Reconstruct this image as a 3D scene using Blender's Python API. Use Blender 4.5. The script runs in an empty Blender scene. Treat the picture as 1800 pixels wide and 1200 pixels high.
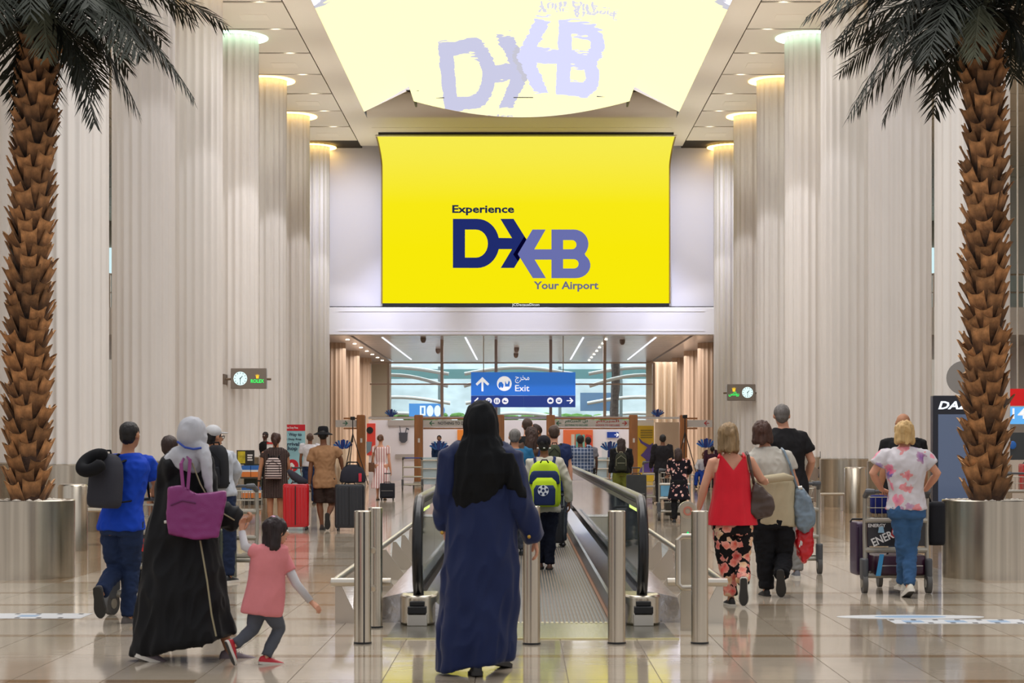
import bpy, bmesh, math, random
from mathutils import Vector, Matrix
random.seed(7)
PI = math.pi
SC = bpy.context.scene
COL = SC.collection
# ---------------------------------------------------------------- camera, light, exposure
F, H0, VX, VY = 3360.0, 1.45, 917.0, 780.0        # focal length in pixels of the 1800 px frame, eye height, vanishing point
cam_d = bpy.data.cameras.new('camera'); cam = bpy.data.objects.new('camera', cam_d); COL.objects.link(cam)
cam.location = (0, 0, H0); cam.rotation_euler = (PI/2, 0, 0)
cam_d.sensor_width = 36; cam_d.lens = 36*F/1800
cam_d.shift_x = -(VX-900)/1800; cam_d.shift_y = (VY-600)/1800
cam_d.clip_end = 500; cam_d.clip_start = 0.5
cam_d.dof.use_dof = True; cam_d.dof.focus_distance = 30; cam_d.dof.aperture_fstop = 8
SC.camera = cam
W = bpy.data.worlds.new('world'); SC.world = W; W.use_nodes = True
W.node_tree.nodes['Background'].inputs[0].default_value = (0.99, 0.985, 1.0, 1)
W.node_tree.nodes['Background'].inputs[1].default_value = 0.70
SC.view_settings.view_transform = 'Standard'; SC.view_settings.look = 'None'
SC.view_settings.exposure = 0.0; SC.view_settings.gamma = 1.0; SC.view_settings.use_curve_mapping = False
def area(name, loc, size, power, col=(1,1,1), target=None, rot=(0,0,0)):
    l = bpy.data.lights.new(name, 'AREA'); l.shape = 'RECTANGLE'; l.size, l.size_y = size; l.energy = power; l.color = col
    o = bpy.data.objects.new(name, l); COL.objects.link(o); o.location = loc; o.rotation_euler = rot
    if target: o.rotation_euler = (Vector(target)-Vector(loc)).to_track_quat('-Z', 'Y').to_euler()
    return o
def spot(name, loc, target, power, angle, blend=.4, col=(1,1,1), r=.1):
    l = bpy.data.lights.new(name, 'SPOT'); l.energy = power; l.spot_size = angle; l.spot_blend = blend; l.color = col; l.shadow_soft_size = r
    o = bpy.data.objects.new(name, l); COL.objects.link(o); o.location = loc
    o.rotation_euler = (Vector(target)-Vector(loc)).to_track_quat('-Z', 'Y').to_euler()
    return o
ZC = 12.16                                          # hall ceiling
area('hall_light', (0, 22, 11.9), (14, 16), 2000, (1, .985, .975))
area('hall_light', (0, 44, 11.3), (9, 10), 1300, (1, .98, .97))
area('hall_light', (-13, 40, 11.5), (6, 26), 1150, (1, .98, .97))
area('hall_light', (13, 40, 11.5), (6, 26), 1150, (1, .98, .97))
area('rear_hall_light', (0, 80, 5.2), (14, 14), 2600, (.98, .97, 1))
for sx in (-1, 1): spot('screen_wall_wash', (sx*5.9, 63.4, 11.9), (sx*6.1, 69.2, 8.6), 1300, math.radians(64), 1.0, (.74, .78, 1), .3)
for x in (-4.5, 0, 4.5): spot('lintel_wash', (x, 63.0, 11.9), (x, 69.0, 5.9), 3000, math.radians(36), 1.0, (.66, .70, 1), .3)
area('daylight', (0, 101, 12.5), (30, 10), 5500, (.86, .95, 1), target=(0, 106, 0))

# ---------------------------------------------------------------- helpers
def P(px, py, Y): return Vector(((px-VX)*Y/F, Y, H0+(VY-py)*Y/F))     # pixel of the photo at depth Y -> point
def FY(py): return F*H0/(py-VY)                                       # depth of a floor point seen at row py
def XX(px, Y): return (px-VX)*Y/F
def ZZ(py, Y): return H0+(VY-py)*Y/F
def lin(c):
    o = []
    for x in c[:3]:
        x /= 255.0
        o.append(x/12.92 if x <= .04045 else ((x+.055)/1.055)**2.4)
    return (*o, 1)
class NT:
    def __init__(s, m): s.t = m.node_tree; s.n = s.t.nodes; s.l = s.t.links
    def new(s, typ, **k):
        n = s.n.new(typ)
        for a, b in k.items():
            if a.startswith('i_'):
                key = a[2:]; key = int(key) if key.isdigit() else key.replace('_', ' ')
                s.set(n.inputs[key], b)
            else: setattr(n, a, b)
        return n
    def set(s, inp, v):
        if hasattr(v, 'is_output'): s.l.new(v, inp)
        else: inp.default_value = v
    def math(s, op, a, b=0, c=None):
        n = s.n.new('ShaderNodeMath'); n.operation = op; s.set(n.inputs[0], a); s.set(n.inputs[1], b)
        if c is not None: s.set(n.inputs[2], c)
        return n.outputs[0]
    def mix(s, fac, a, b, mode='MIX'):
        n = s.n.new('ShaderNodeMix'); n.data_type = 'RGBA'; n.blend_type = mode
        s.set(n.inputs[0], fac); s.set(n.inputs[6], a); s.set(n.inputs[7], b); return n.outputs[2]
    def ramp(s, fac, stops, interp='LINEAR'):
        n = s.n.new('ShaderNodeValToRGB'); n.color_ramp.interpolation = interp
        e = n.color_ramp.elements
        while len(e) < len(stops): e.new(.5)
        for x, (p, c) in zip(e, stops): x.position = p; x.color = c
        s.set(n.inputs[0], fac); return n.outputs[0]
    def coord(s, scale=(1,1,1), kind='Object', loc=(0,0,0)):
        tc = s.n.new('ShaderNodeTexCoord'); mp = s.n.new('ShaderNodeMapping')
        s.l.new(tc.outputs[kind], mp.inputs[0]); mp.inputs['Scale'].default_value = scale; mp.inputs['Location'].default_value = loc
        return mp.outputs[0]
    def noise(s, scale, vec, detail=3, rough=.5, out=0):
        n = s.new('ShaderNodeTexNoise'); n.inputs['Scale'].default_value = scale; n.inputs['Detail'].default_value = detail
        n.inputs['Roughness'].default_value = rough; s.l.new(vec, n.inputs['Vector']); return n.outputs[out]
MATS = {}
def mat(name, rgb, rough=.5, metal=0, var=0, vs=4, stretch=(1,1,1), bump=0, bs=30, bstretch=None, coat=0, emis=None, es=1, sheen=0,
        rnd=0, spec=None, trans=0, alpha=1, ior=None, fn=None):
    """procedural material: colour rgb (0-255), noise variation var, fine relief bump, per-object variation rnd"""
    if name in MATS: return MATS[name]
    m = bpy.data.materials.new(name); m.use_nodes = True; N = NT(m); b = N.n['Principled BSDF']
    col = lin(rgb); cs = None
    b.inputs['Base Color'].default_value = col; b.inputs['Roughness'].default_value = rough; b.inputs['Metallic'].default_value = metal
    if spec is not None: b.inputs['Specular IOR Level'].default_value = spec
    if coat: b.inputs['Coat Weight'].default_value = coat; b.inputs['Coat Roughness'].default_value = .04
    if sheen: b.inputs['Sheen Weight'].default_value = sheen
    if trans: b.inputs['Transmission Weight'].default_value = trans
    if ior: b.inputs['IOR'].default_value = ior
    if alpha < 1: b.inputs['Alpha'].default_value = alpha
    if fn: cs = fn(N, col)
    if var:
        nz = N.noise(vs, N.coord(stretch))
        r = N.ramp(nz, [(.3, (1-var, 1-var, 1-var, 1)), (.7, (1+var*.6, 1+var*.6, 1+var*.6, 1))])
        cs = N.mix(1, cs if cs is not None else col, r, 'MULTIPLY')
    if rnd:
        oi = N.new('ShaderNodeObjectInfo'); k = N.math('MULTIPLY_ADD', oi.outputs['Random'], 2*rnd, 1-rnd)
        cc = N.new('ShaderNodeCombineColor'); [N.l.new(k, cc.inputs[i]) for i in range(3)]
        cs = N.mix(1, cs if cs is not None else col, cc.outputs[0], 'MULTIPLY')
    if cs is not None: N.l.new(cs, b.inputs['Base Color'])
    if emis is not None:
        b.inputs['Emission Color'].default_value = lin(emis); b.inputs['Emission Strength'].default_value = es
    if bump:
        bn = N.new('ShaderNodeBump'); bn.inputs['Strength'].default_value = bump; bn.inputs['Distance'].default_value = .02
        N.l.new(N.noise(bs, N.coord(bstretch or stretch), 4), bn.inputs['Height']); N.l.new(bn.outputs[0], b.inputs['Normal'])
    MATS[name] = m; return m
def emat(name, rgb, s=1):
    if name in MATS: return MATS[name]
    m = bpy.data.materials.new(name); m.use_nodes = True; N = NT(m); N.n.remove(N.n['Principled BSDF'])
    e = N.new('ShaderNodeEmission'); e.inputs[0].default_value = lin(rgb); e.inputs[1].default_value = s
    N.l.new(e.outputs[0], N.n['Material Output'].inputs[0]); MATS[name] = m; return m

def wloc(p):
    v = Vector((0, 0, 0))
    while p is not None: v += p.location; p = p.parent
    return v
def link(o, parent=None):
    COL.objects.link(o)
    if parent is not None: o.parent = parent
    return o
class MB:
    """collects shapes in world coordinates; build() links them as ONE mesh object"""
    def __init__(s): s.v = []; s.f = []; s.m = []; s.c = 0
    def add(s, vs, fs):
        k = len(s.v); s.v += [tuple(x) for x in vs]
        for f in fs: s.f.append([i+k for i in f]); s.m.append(s.c)
        return s
    def box(s, c, d, R=None):
        c = Vector(c); hx, hy, hz = d[0]/2, d[1]/2, d[2]/2
        vs = [Vector((x, y, z)) for x in (-hx, hx) for y in (-hy, hy) for z in (-hz, hz)]
        if R is not None: vs = [R @ q for q in vs]
        return s.add([c+q for q in vs], [(0,1,3,2), (4,6,7,5), (0,4,5,1), (2,3,7,6), (0,2,6,4), (1,5,7,3)])
    def bb(s, x0, x1, y0, y1, z0, z1): return s.box(((x0+x1)/2, (y0+y1)/2, (z0+z1)/2), (abs(x1-x0), abs(y1-y0), abs(z1-z0)))
    def loft(s, rings, caps=True, closed=True):
        n = len(rings[0]); k = len(s.v); vs = [q for r in rings for q in r]; fs = []
        for i in range(len(rings)-1):
            for j in range(n if closed else n-1):
                a = i*n+j; b = i*n+(j+1) % n; fs.append((a, b, b+n, a+n))
        if caps and closed:
            fs.append(tuple(range(n))[::-1]); fs.append(tuple(range((len(rings)-1)*n, len(rings)*n)))
        return s.add(vs, fs)
    def tube(s, path, radii, n=10, caps=True, flat=1.0, up=None):
        path = [Vector(p) for p in path]
        if not isinstance(radii, (list, tuple)): radii = [radii]*len(path)
        u = None; rings = []
        for i, p in enumerate(path):
            d = (path[min(i+1, len(path)-1)]-path[max(i-1, 0)]).normalized()
            if u is None:
                a = Vector(up) if up else (Vector((0, 0, 1)) if abs(d.z) < .9 else Vector((0, 1, 0)))
                u = (a-d*a.dot(d)).normalized()
            else: u = (u-d*u.dot(d)).normalized()
            w = d.cross(u)
            rings.append([p+(u*math.cos(t)*flat+w*math.sin(t))*radii[i] for t in [2*PI*j/n for j in range(n)]])
        return s.loft(rings, caps)
    def lathe(s, c, prof, n=32, caps=True):
        c = Vector(c); return s.loft([[c+Vector((r*math.cos(t), r*math.sin(t), z)) for t in [2*PI*j/n for j in range(n)]] for r, z in prof], caps)
    def ell(s, c, r, nu=16, nv=10, R=None):
        c = Vector(c); rings = []
        for i in range(nv+1):
            a = -PI/2+PI*(i+.02*(i == 0)-.02*(i == nv))/nv
            ring = [Vector((r[0]*math.cos(a)*math.cos(t), r[1]*math.cos(a)*math.sin(t), r[2]*math.sin(a))) for t in [2*PI*j/nu for j in range(nu)]]
            rings.append([c+(R @ q if R is not None else q) for q in ring])
        return s.loft(rings)
    def prism(s, pts, d):
        d = Vector(d); pts = [Vector(p) for p in pts]; n = len(pts)
        return s.add(pts+[p+d for p in pts], [tuple(range(n))[::-1], tuple(range(n, 2*n))]+[(i, (i+1) % n, (i+1) % n+n, i+n) for i in range(n)])
    def mesh(s, name, off=Vector((0, 0, 0))):
        me = bpy.data.meshes.new(name); me.from_pydata([(a-off.x, b-off.y, c-off.z) for a, b, c in s.v], [], s.f)
        if any(s.m): me.polygons.foreach_set('material_index', s.m)
        return me
    def build(s, name, mats, parent=None, smooth=30, bev=0, kind=None, label=None, seg=2, recalc=True):
        return finish(s.mesh(name, wloc(parent)), name, mats, parent, smooth, bev, kind, label, seg, recalc)
def finish(me, name, mats, parent=None, smooth=30, bev=0, kind=None, label=None, seg=2, recalc=True):
    if not isinstance(mats, (list, tuple)): mats = [mats]
    for m in mats: me.materials.append(m)
    if recalc:
        bm = bmesh.new(); bm.from_mesh(me); bmesh.ops.recalc_face_normals(bm, faces=bm.faces); bm.to_mesh(me); bm.free()
    if smooth:
        me.polygons.foreach_set('use_smooth', [True]*len(me.polygons))
        if smooth < 180: me.set_sharp_from_angle(angle=math.radians(smooth))
    o = link(bpy.data.objects.new(name, me), parent)
    if bev:
        b = o.modifiers.new('bevel', 'BEVEL'); b.width = bev; b.segments = seg; b.limit_method = 'ANGLE'; b.angle_limit = math.radians(40)
    if kind: o['kind'] = kind
    if label: o['label'] = label
    return o
def thing(name, label, cat, loc=(0, 0, 0), group=None, kind=None):
    o = bpy.data.objects.new(name, None); COL.objects.link(o); o.location = loc; o.empty_display_size = .2
    return tag(o, label, cat, group, kind)
def tag(o, label, cat, group=None, kind=None):
    o['label'] = label; o['category'] = cat
    if group: o['group'] = group
    if kind: o['kind'] = kind
    return o
def dup(o, parent, loc=None, rot=None):
    c = o.copy(); COL.objects.link(c); c.parent = parent
    if loc is not None: c.location = loc
    if rot is not None: c.rotation_euler = rot
    return c
TMP = bpy.data.scenes.new('workbench')
def evald(data, mods=None):
    """evaluate a curve / text / mesh (with modifiers) on the side and hand back a plain mesh"""
    o = bpy.data.objects.new('temp', data); TMP.collection.objects.link(o)
    if mods: mods(o)
    TMP.view_layers[0].update(); dg = TMP.view_layers[0].depsgraph
    me = bpy.data.meshes.new_from_object(o.evaluated_get(dg)); bpy.data.objects.remove(o)
    if not isinstance(data, bpy.types.Mesh): bpy.data.curves.remove(data)
    else: bpy.data.meshes.remove(data)
    return me
def place(me, org, parent, name, m, yaw=0, smooth=0):
    me.materials.clear(); me.materials.append(m); me.name = name
    o = link(bpy.data.objects.new(name, me), parent); o.location = Vector(org)-wloc(parent); o.rotation_euler = (PI/2, 0, yaw); return o
def text(s, center, size, m, parent, bold=0, width=None, shear=0, name='lettering', depth=.002, align='CENTER', yaw=0, label=None):
    """lettering standing upright facing the camera side (-Y), centred at a world point"""
    c = bpy.data.curves.new(name, 'FONT'); c.body = s; c.size = size; c.align_x = 'CENTER'; c.align_y = 'CENTER'; c.extrude = depth
    c.offset = bold*size; c.shear = shear; c.resolution_u = 2
    me = evald(c)
    if not me.vertices: return None
    xs = [v.co.x for v in me.vertices]; ys = [v.co.y for v in me.vertices]; w = max(xs)-min(xs)
    k = width/w if width else 1; cx = (max(xs)+min(xs))/2
    ky = 1; cy = (max(ys)+min(ys))/2
    for v in me.vertices: v.co.x = (v.co.x-cx)*k; v.co.y -= cy
    o = place(me, center, parent, name, m, yaw)
    if label: o['label'] = label
    return o
def shape2d(loops, org, k, m, parent, name='emblem', depth=.003, yaw=0):
    """flat cut-out shape (outer loops and holes), x to the right, y up, in units of k metres, facing -Y"""
    c = bpy.data.curves.new(name, 'CURVE'); c.dimensions = '2D'; c.fill_mode = 'BOTH'; c.extrude = depth
    for lp in loops:
        sp = c.splines.new('POLY'); sp.points.add(len(lp)-1); sp.use_cyclic_u = True
        for q, (x, y) in zip(sp.points, lp): q.co = (x*k, y*k, 0, 1)
    return place(evald(c), org, parent, name, m, yaw)
def arc(cx, cy, rx, ry, a0, a1, n=10): return [(cx+rx*math.cos(math.radians(a0+(a1-a0)*i/n)), cy+ry*math.sin(math.radians(a0+(a1-a0)*i/n))) for i in range(n+1)]
def disc(cx, cy, r, n=24): return arc(cx, cy, r, r, 0, 360*(n-1)/n, n-1)

# ---------------------------------------------------------------- materials
def brushed(N, col):
    nz = N.noise(14, N.coord((1, 1, .02)), 3); return N.ramp(nz, [(.25, tuple(x*.72 for x in col[:3])+(1,)), (.75, tuple(min(1, x*1.15) for x in col[:3])+(1,))])
m_steel = mat('brushed_steel', (196, 186, 170), .26, 1, fn=brushed)
m_steel_l = mat('light_steel', (205, 200, 192), .3, 1)
m_dark = mat('black_plastic', (22, 22, 25), .45)
m_rubber = mat('black_rubber', (18, 18, 22), .28, bump=.05, bs=60)
m_col = mat('cream_fluted_plaster', (220, 215, 209), .45, var=.05, vs=1.2, stretch=(1, 1, .3))
m_colb = mat('tan_fluted_plaster', (178, 148, 120), .5, var=.05, vs=1.2, stretch=(1, 1, .3))
m_panel = mat('cream_ceiling_panel', (226, 216, 200), .5, rnd=.02)
m_beam = mat('cream_beam', (232, 222, 206), .5)
m_wall = mat('white_wall', (226, 222, 222), .5)
m_gap = mat('dark_joint', (44, 36, 26), .8)
m_white = mat('white_paint', (232, 230, 228), .4)
m_wood = mat('orange_wood', (170, 112, 64), .35, var=.25, vs=6, stretch=(1, 1, .15))
m_bronze = mat('bronze_frame', (160, 136, 116), .4, .3)
m_glass = mat('clear_glass', (235, 245, 245), .02, trans=1, ior=1.15)
m_glasst = mat('tinted_glass', (150, 175, 180), .03, trans=1, ior=1.3)
m_lamp = emat('downlight_glow', (255, 246, 225), 6)
m_warm = emat('warm_cove_glow', (255, 208, 120), 6)
m_cool = emat('cool_cove_glow', (200, 250, 215), 5)
m_blue = mat('blue_sign_face', (28, 96, 178), .4, emis=(28, 98, 184), es=.75)
m_navy = mat('navy_sign_face', (14, 44, 112), .4, emis=(12, 42, 110), es=.7)
m_signw = mat('white_sign_print', (235, 235, 235), .5, emis=(235, 235, 235), es=.6)

# ---------------------------------------------------------------- floor
def tilemat(name, c1, c2, c3):
    m = bpy.data.materials.new(name); m.use_nodes = True; N = NT(m); b = N.n['Principled BSDF']
    oi = N.new('ShaderNodeObjectInfo'); g = N.new('ShaderNodeNewGeometry')
    r = N.math('FRACT', N.math('ADD', oi.outputs['Random'], g.outputs['Random Per Island']))
    base = N.ramp(r, [(0, lin(c1)), (.5, lin(c2)), (1, lin(c3))])
    vn = N.noise(1.6, N.coord((1, .6, 1), 'Object'), 6, .6)
    v = N.ramp(vn, [(.3, (.86, .85, .83, 1)), (.7, (1.06, 1.05, 1.04, 1))])
    N.l.new(N.mix(1, base, v, 'MULTIPLY'), b.inputs['Base Color'])
    b.inputs['Roughness'].default_value = .085; b.inputs['IOR'].default_value = 1.5
    bn = N.new('ShaderNodeBump'); bn.inputs['Strength'].default_value = .035; bn.inputs['Distance'].default_value = .02
    geo = N.new('ShaderNodeNewGeometry'); mp = N.new('ShaderNodeMapping'); N.l.new(geo.outputs['Position'], mp.inputs[0]); mp.inputs['Scale'].default_value = (1, 2.2, 1)
    N.l.new(N.noise(2.2, mp.outputs[0], 2), bn.inputs['Height']); N.l.new(bn.outputs[0], b.inputs['Normal'])
    return m
m_tile = tilemat('cream_marble_tile', (178, 165, 146), (194, 181, 163), (168, 154, 134))
m_tileb = tilemat('brown_marble_tile', (152, 128, 100), (164, 140, 112), (146, 120, 92))
m_grout = mat('grout', (116, 100, 84), .6)
TW, TD, BD, X00 = .57, 1.236, .15, -.285          # tile width, tile depth, depth of the dark band row
ROW = TD+BD; Y00 = 4872/(1117-780)-.075             # a band row starts here
floor = MB().bb(-30, 30, -6, 120, -.3, -.006).build('floor', m_grout, smooth=0, kind='structure')
floor['kind'] = 'structure'
def tilebm(w, d): return MB().box((0, 0, -.01), (w-.006, d-.006, .02)).mesh('floor_tile')
tA, tB = tilebm(TW, TD), tilebm(TW, BD)
for me_, m_ in ((tA, m_tile), (tB, m_tileb)): me_.materials.append(m_)
tBc = tB.copy(); tBc.materials.clear(); tBc.materials.append(m_tile)
far = MB(); farb = MB()
nt = 0
def in_walk(x, y): return -.83 < x < .97 and 14.2 < y < 39
for r in range(-4, 44):
    yb = Y00+r*ROW                                  # band, then tiles behind it
    run = 0
    for c in range(-26, 27):
        x = c*TW+.0; 
        if run <= 0: run = random.randint(2, 7); brown = random.random() < .5
        run -= 1
        for (yc, d, band) in ((yb+BD/2, BD, True), (yb+BD+TD/2, TD, False)):
            side = abs(x) > 4.73
            if yc < 8: continue
            if in_walk(x, yc): continue
            lim = yc*.27+.6
            if yc < 20.5 and abs(x) < lim and not band and nt < 290:
                o = bpy.data.objects.new('floor_tile', tA); link(o, floor); o.location = (x, yc, 0); nt += 1
            elif yc < 20.5 and abs(x) < lim:
                mb_ = farb if (brown or side) else far
                mb_.box((x, yc, -.01), (TW-.006, d-.006, .02))
            elif abs(x) < 18:
                (farb if side or (band and brown) else far).box((x, yc, -.01), (TW-.006, d-.006, .02))
far.build('floor_tiles', m_tile, floor, smooth=0, kind='stuff', recalc=False)
farb.build('band_tiles', m_tileb, floor, smooth=0, kind='stuff', recalc=False)

# ---------------------------------------------------------------- ceiling and coffer
ceil = MB()
ceil.c = 0
ceil.bb(-5.77, -5.07, 20, 68.6, ZC-.02, ZC+.6); ceil.bb(5.07, 5.77, 20, 68.6, ZC-.02, ZC+.6)     # long beams
ceil.bb(-5.07, 5.07, 62.6, 64.6, ZC-.02, ZC+.6); ceil.bb(-5.07, 5.07, 64.66, 68.6, ZC-.02, ZC+.6)
ceil.bb(-22, 22, 20, 93, ZC+.9, ZC+1.0)
ceiling = ceil.build('ceiling', m_beam, smooth=0, kind='structure', bev=0)
MB().bb(-22, -5.8, 20, 95, ZC+.05, ZC+.10).bb(5.8, 22, 20, 95, ZC+.05, ZC+.10).bb(-5.07, 5.07, 64.6, 64.66, ZC+.05, ZC+.4).build('joint_backing', m_gap, ceiling, smooth=0)
PR = 3.03
lampm = MB().lathe((0, 0, 0), [(.10, 0), (.10, .03), (.07, .03)], 16).mesh('downlight'); lampm.materials.append(m_lamp)
hatch = MB().box((0, 0, 0), (.7, .7, .012)).mesh('access_hatch'); hatch.materials.append(m_beam)
pan = {}
for sx in (-1, 1):
    for i in range(-2, 15):
        y0 = 46.25+PR*i; 
        for (xa, xb) in ((5.80, 9.4), (9.46, 13.5), (13.56, 21.9)):
            if y0 < 40: continue
            if y0 > 66 and xb < 10: continue
            key = round(xb-xa, 2)
            if key not in pan:
                pan[key] = MB().box((0, 0, 0), (xb-xa, PR-.16, .03)).mesh('ceiling_panel'); pan[key].materials.append(m_panel)
            o = bpy.data.objects.new('ceiling_panel', pan[key]); link(o, ceiling); o.location = (sx*(xa+xb)/2, y0+PR/2, ZC-.005)
            if xb < 10:
                l = bpy.data.objects.new('downlight', lampm); link(l, ceiling); l.location = (sx*6.35, y0, ZC+.02)
                if i % 2 == 0:
                    h = bpy.data.objects.new('access_hatch', hatch); link(h, ceiling); h.location = (sx*6.7, y0+PR*.55, ZC-.022)
# luminous stretched ceiling in the coffer: glossy translucent film, lit from above, mirrors the screen
m_film = bpy.data.materials.new('glossy_luminous_film'); m_film.use_nodes = True; N = NT(m_film); N.n.remove(N.n['Principled BSDF'])
em = N.new('ShaderNodeEmission'); em.inputs[0].default_value = lin((212, 211, 222)); em.inputs[1].default_value = .9
gl = N.new('ShaderNodeBsdfGlossy'); gl.inputs['Color'].default_value = (.95, .95, .95, 1); gl.inputs['Roughness'].default_value = .012
bn = N.new('ShaderNodeBump'); bn.inputs['Strength'].default_value = .06; bn.inputs['Distance'].default_value = .05
N.l.new(N.noise(1.6, N.coord((1, .5, 1)), 2), bn.inputs['Height']); N.l.new(bn.outputs[0], gl.inputs['Normal'])
ad = N.new('ShaderNodeAddShader'); N.l.new(em.outputs[0], ad.inputs[0]); N.l.new(gl.outputs[0], ad.inputs[1]); N.l.new(ad.outputs[0], N.n['Material Output'].inputs[0])
K = .016
def zc_(x): return 11.53-K*x*x
def film(xa, xb, zf, yend, name, nx=24):
    mb = MB(); rings = []
    for i in range(nx+1):
        x = xa+(xb-xa)*i/nx; ye = yend(x)
        rings.append([Vector((x, 30+(ye-30)*t, zf(x)-(.0011*(59-(30+(ye-30)*t))**2 if abs(x)<3.13 else 0))) for t in [j/16 for j in range(17)]])
    mb.loft(rings, closed=False)
    rim = MB(); rr = []
    for i in range(nx+1):
        x = xa+(xb-xa)*i/nx; ye = yend(x); z = zf(x); rr.append([Vector((x, ye, z-.005)), Vector((x, ye+.06, z-.005)), Vector((x, ye+.06, z+.25)), Vector((x, ye, z+.25))])
    rim.loft(rr)
    o = mb.build(name, m_film, ceiling, smooth=180, recalc=False)
    rim.build('film_edge', m_beam, ceiling, smooth=30)
    return o
film(-3.12, 3.12, zc_, lambda x: 59.0-(x/3.12)**2*3.7, 'luminous_film')
zw = lambda x: 12.62-.27*(abs(x)-3.1)
yw = lambda x: 59.3+(abs(x)-3.1)*1.0
film(-5.05, -3.16, zw, yw, 'luminous_film'); film(3.16, 5.05, zw, yw, 'luminous_film')
cf = MB()
for sx in (-1, 1):
    cf.bb(sx*3.12, sx*3.17, 30, 57, 11.49, 12.7)
    cf.bb(sx*5.03, sx*5.07, 30, 62.6, ZC-.03, ZC+.5)
cf.build('coffer_edge', mat('dark_trim', (70, 76, 84), .5), ceiling, smooth=0)
MB().tube([(-5.0, 61.9, 12.42), (5.0, 61.9, 12.42)], .42, 20).build('coffer_roll', m_panel, ceiling)
sprk = MB().box((0, 0, 0), (.36, .04, .02)).mesh('sprinkler_slot'); sprk.materials.append(m_gap)
for (px, py) in ((760, 60), (745, 36), (725, 60), (765, 118), (1075, 78), (1068, 116), (1060, 150), (1055, 34), (770, 152), (1010, 84), (830, 84), (920, 157), (905, 24), (725, 135)):
    x = XX(px, 10.3*F/(VY-py)); y = 10.3*F/(VY-py)
    z = (zc_(x) if abs(x) < 3.1 else zw(x))-.012
    o = bpy.data.objects.new('sprinkler_slot', sprk); link(o, ceiling); o.location = (x, y, z)
    if px in (905, 920): o.scale = (1.6, 2, 1)

# ---------------------------------------------------------------- columns
ribs, q6 = 20, 10
def column_meshes(R, z0, z1, m):
    rings = []
    prof = [R-.05*abs(math.cos(PI*j/q6))**1.3 for j in range(q6)]
    nn = ribs*q6
    for z in (z0, z1): rings.append([Vector((prof[j % q6]*math.cos(2*PI*j/nn), prof[j % q6]*math.sin(2*PI*j/nn), z)) for j in range(nn)])
    me = MB().loft(rings, caps=False).mesh('shaft'); me.materials.append(m)
    me.polygons.foreach_set('use_smooth', [True]*len(me.polygons)); return me
RC = .62
shaft_m = column_meshes(RC, 1.1, ZC+.1, m_col)
clad_m = MB().lathe((0, 0, 0), [(RC+.03, 0), (RC+.03, 1.10), (RC-.01, 1.12)], 48, False).mesh('base_cladding'); clad_m.materials.append(m_steel)
clad_m.polygons.foreach_set('use_smooth', [True]*len(clad_m.polygons)); clad_m.set_sharp_from_angle(angle=.6)
def ringlight(m): 
    me = MB().lathe((0, 0, 0), [(RC+.02, 0), (RC+.24, 0), (RC+.24, .02), (RC+.02, .02), (RC+.02, 0)], 40, False).mesh('cove_light'); me.materials.append(m); return me
cove_w, cove_c = ringlight(m_warm), ringlight(m_cool)
CY = [20.0, 26.0, 32.0, 38.1, 44.2, 50.3, 56.3, 62.4, 68.9]
ordn = ['', '', 'sixth', 'fifth', 'fourth', 'third', 'second', 'first', 'zeroth']
names = {2: 'seventh', 3: 'sixth', 4: 'fifth', 5: 'fourth', 6: 'third', 7: 'second', 8: 'nearest'}
for sx, sd in ((-1, 'left'), (1, 'right')):
    for i, y in enumerate(CY):
        if i < 2: continue
        x = sx*(6.92+RC)
        lab = f'{names[i]} cream fluted column from the yellow screen, {sd} side of the hall' if i < 8 else f'cream fluted column touching the screen wall, {sd} side of the hall'
        c = thing('fluted_column', lab, 'column', (x, y, 0), f'fluted columns of the {sd} row')
        o = bpy.data.objects.new('shaft', shaft_m); link(o, c)
        o = bpy.data.objects.new('base_cladding', clad_m); link(o, c)
        o = bpy.data.objects.new('cove_light', cove_c if i == 5 or i == 3 else cove_w); link(o, c); o.location = (0, 0, ZC-.04)
        if i > 2: spot('ceiling_fill', (sx*6.0, y-3, 8.6), (sx*7.0, y-3, 12.2), 230, math.radians(150), .9, (1, .97, .88), .3)  # fill spot with no fixture, added to brighten the ceiling from below
        if i > 2:
            spot('column_wash', (sx*4.9, y-3.4, 11.9), (x, y, 2.2), (300 if i < 5 else 520), math.radians(45), .25, (.95, .94, 1.0), .12)
# outer row, seen past the first one
for sx, sd in ((-1, 'left'),):
    c = thing('fluted_column', 'cream fluted column at the left edge behind the palm, outside the row', 'column', (-9.75, 34.5, 0), 'fluted columns of the left row')
    o = bpy.data.objects.new('shaft', shaft_m); link(o, c); o = bpy.data.objects.new('base_cladding', clad_m); link(o, c)

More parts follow.
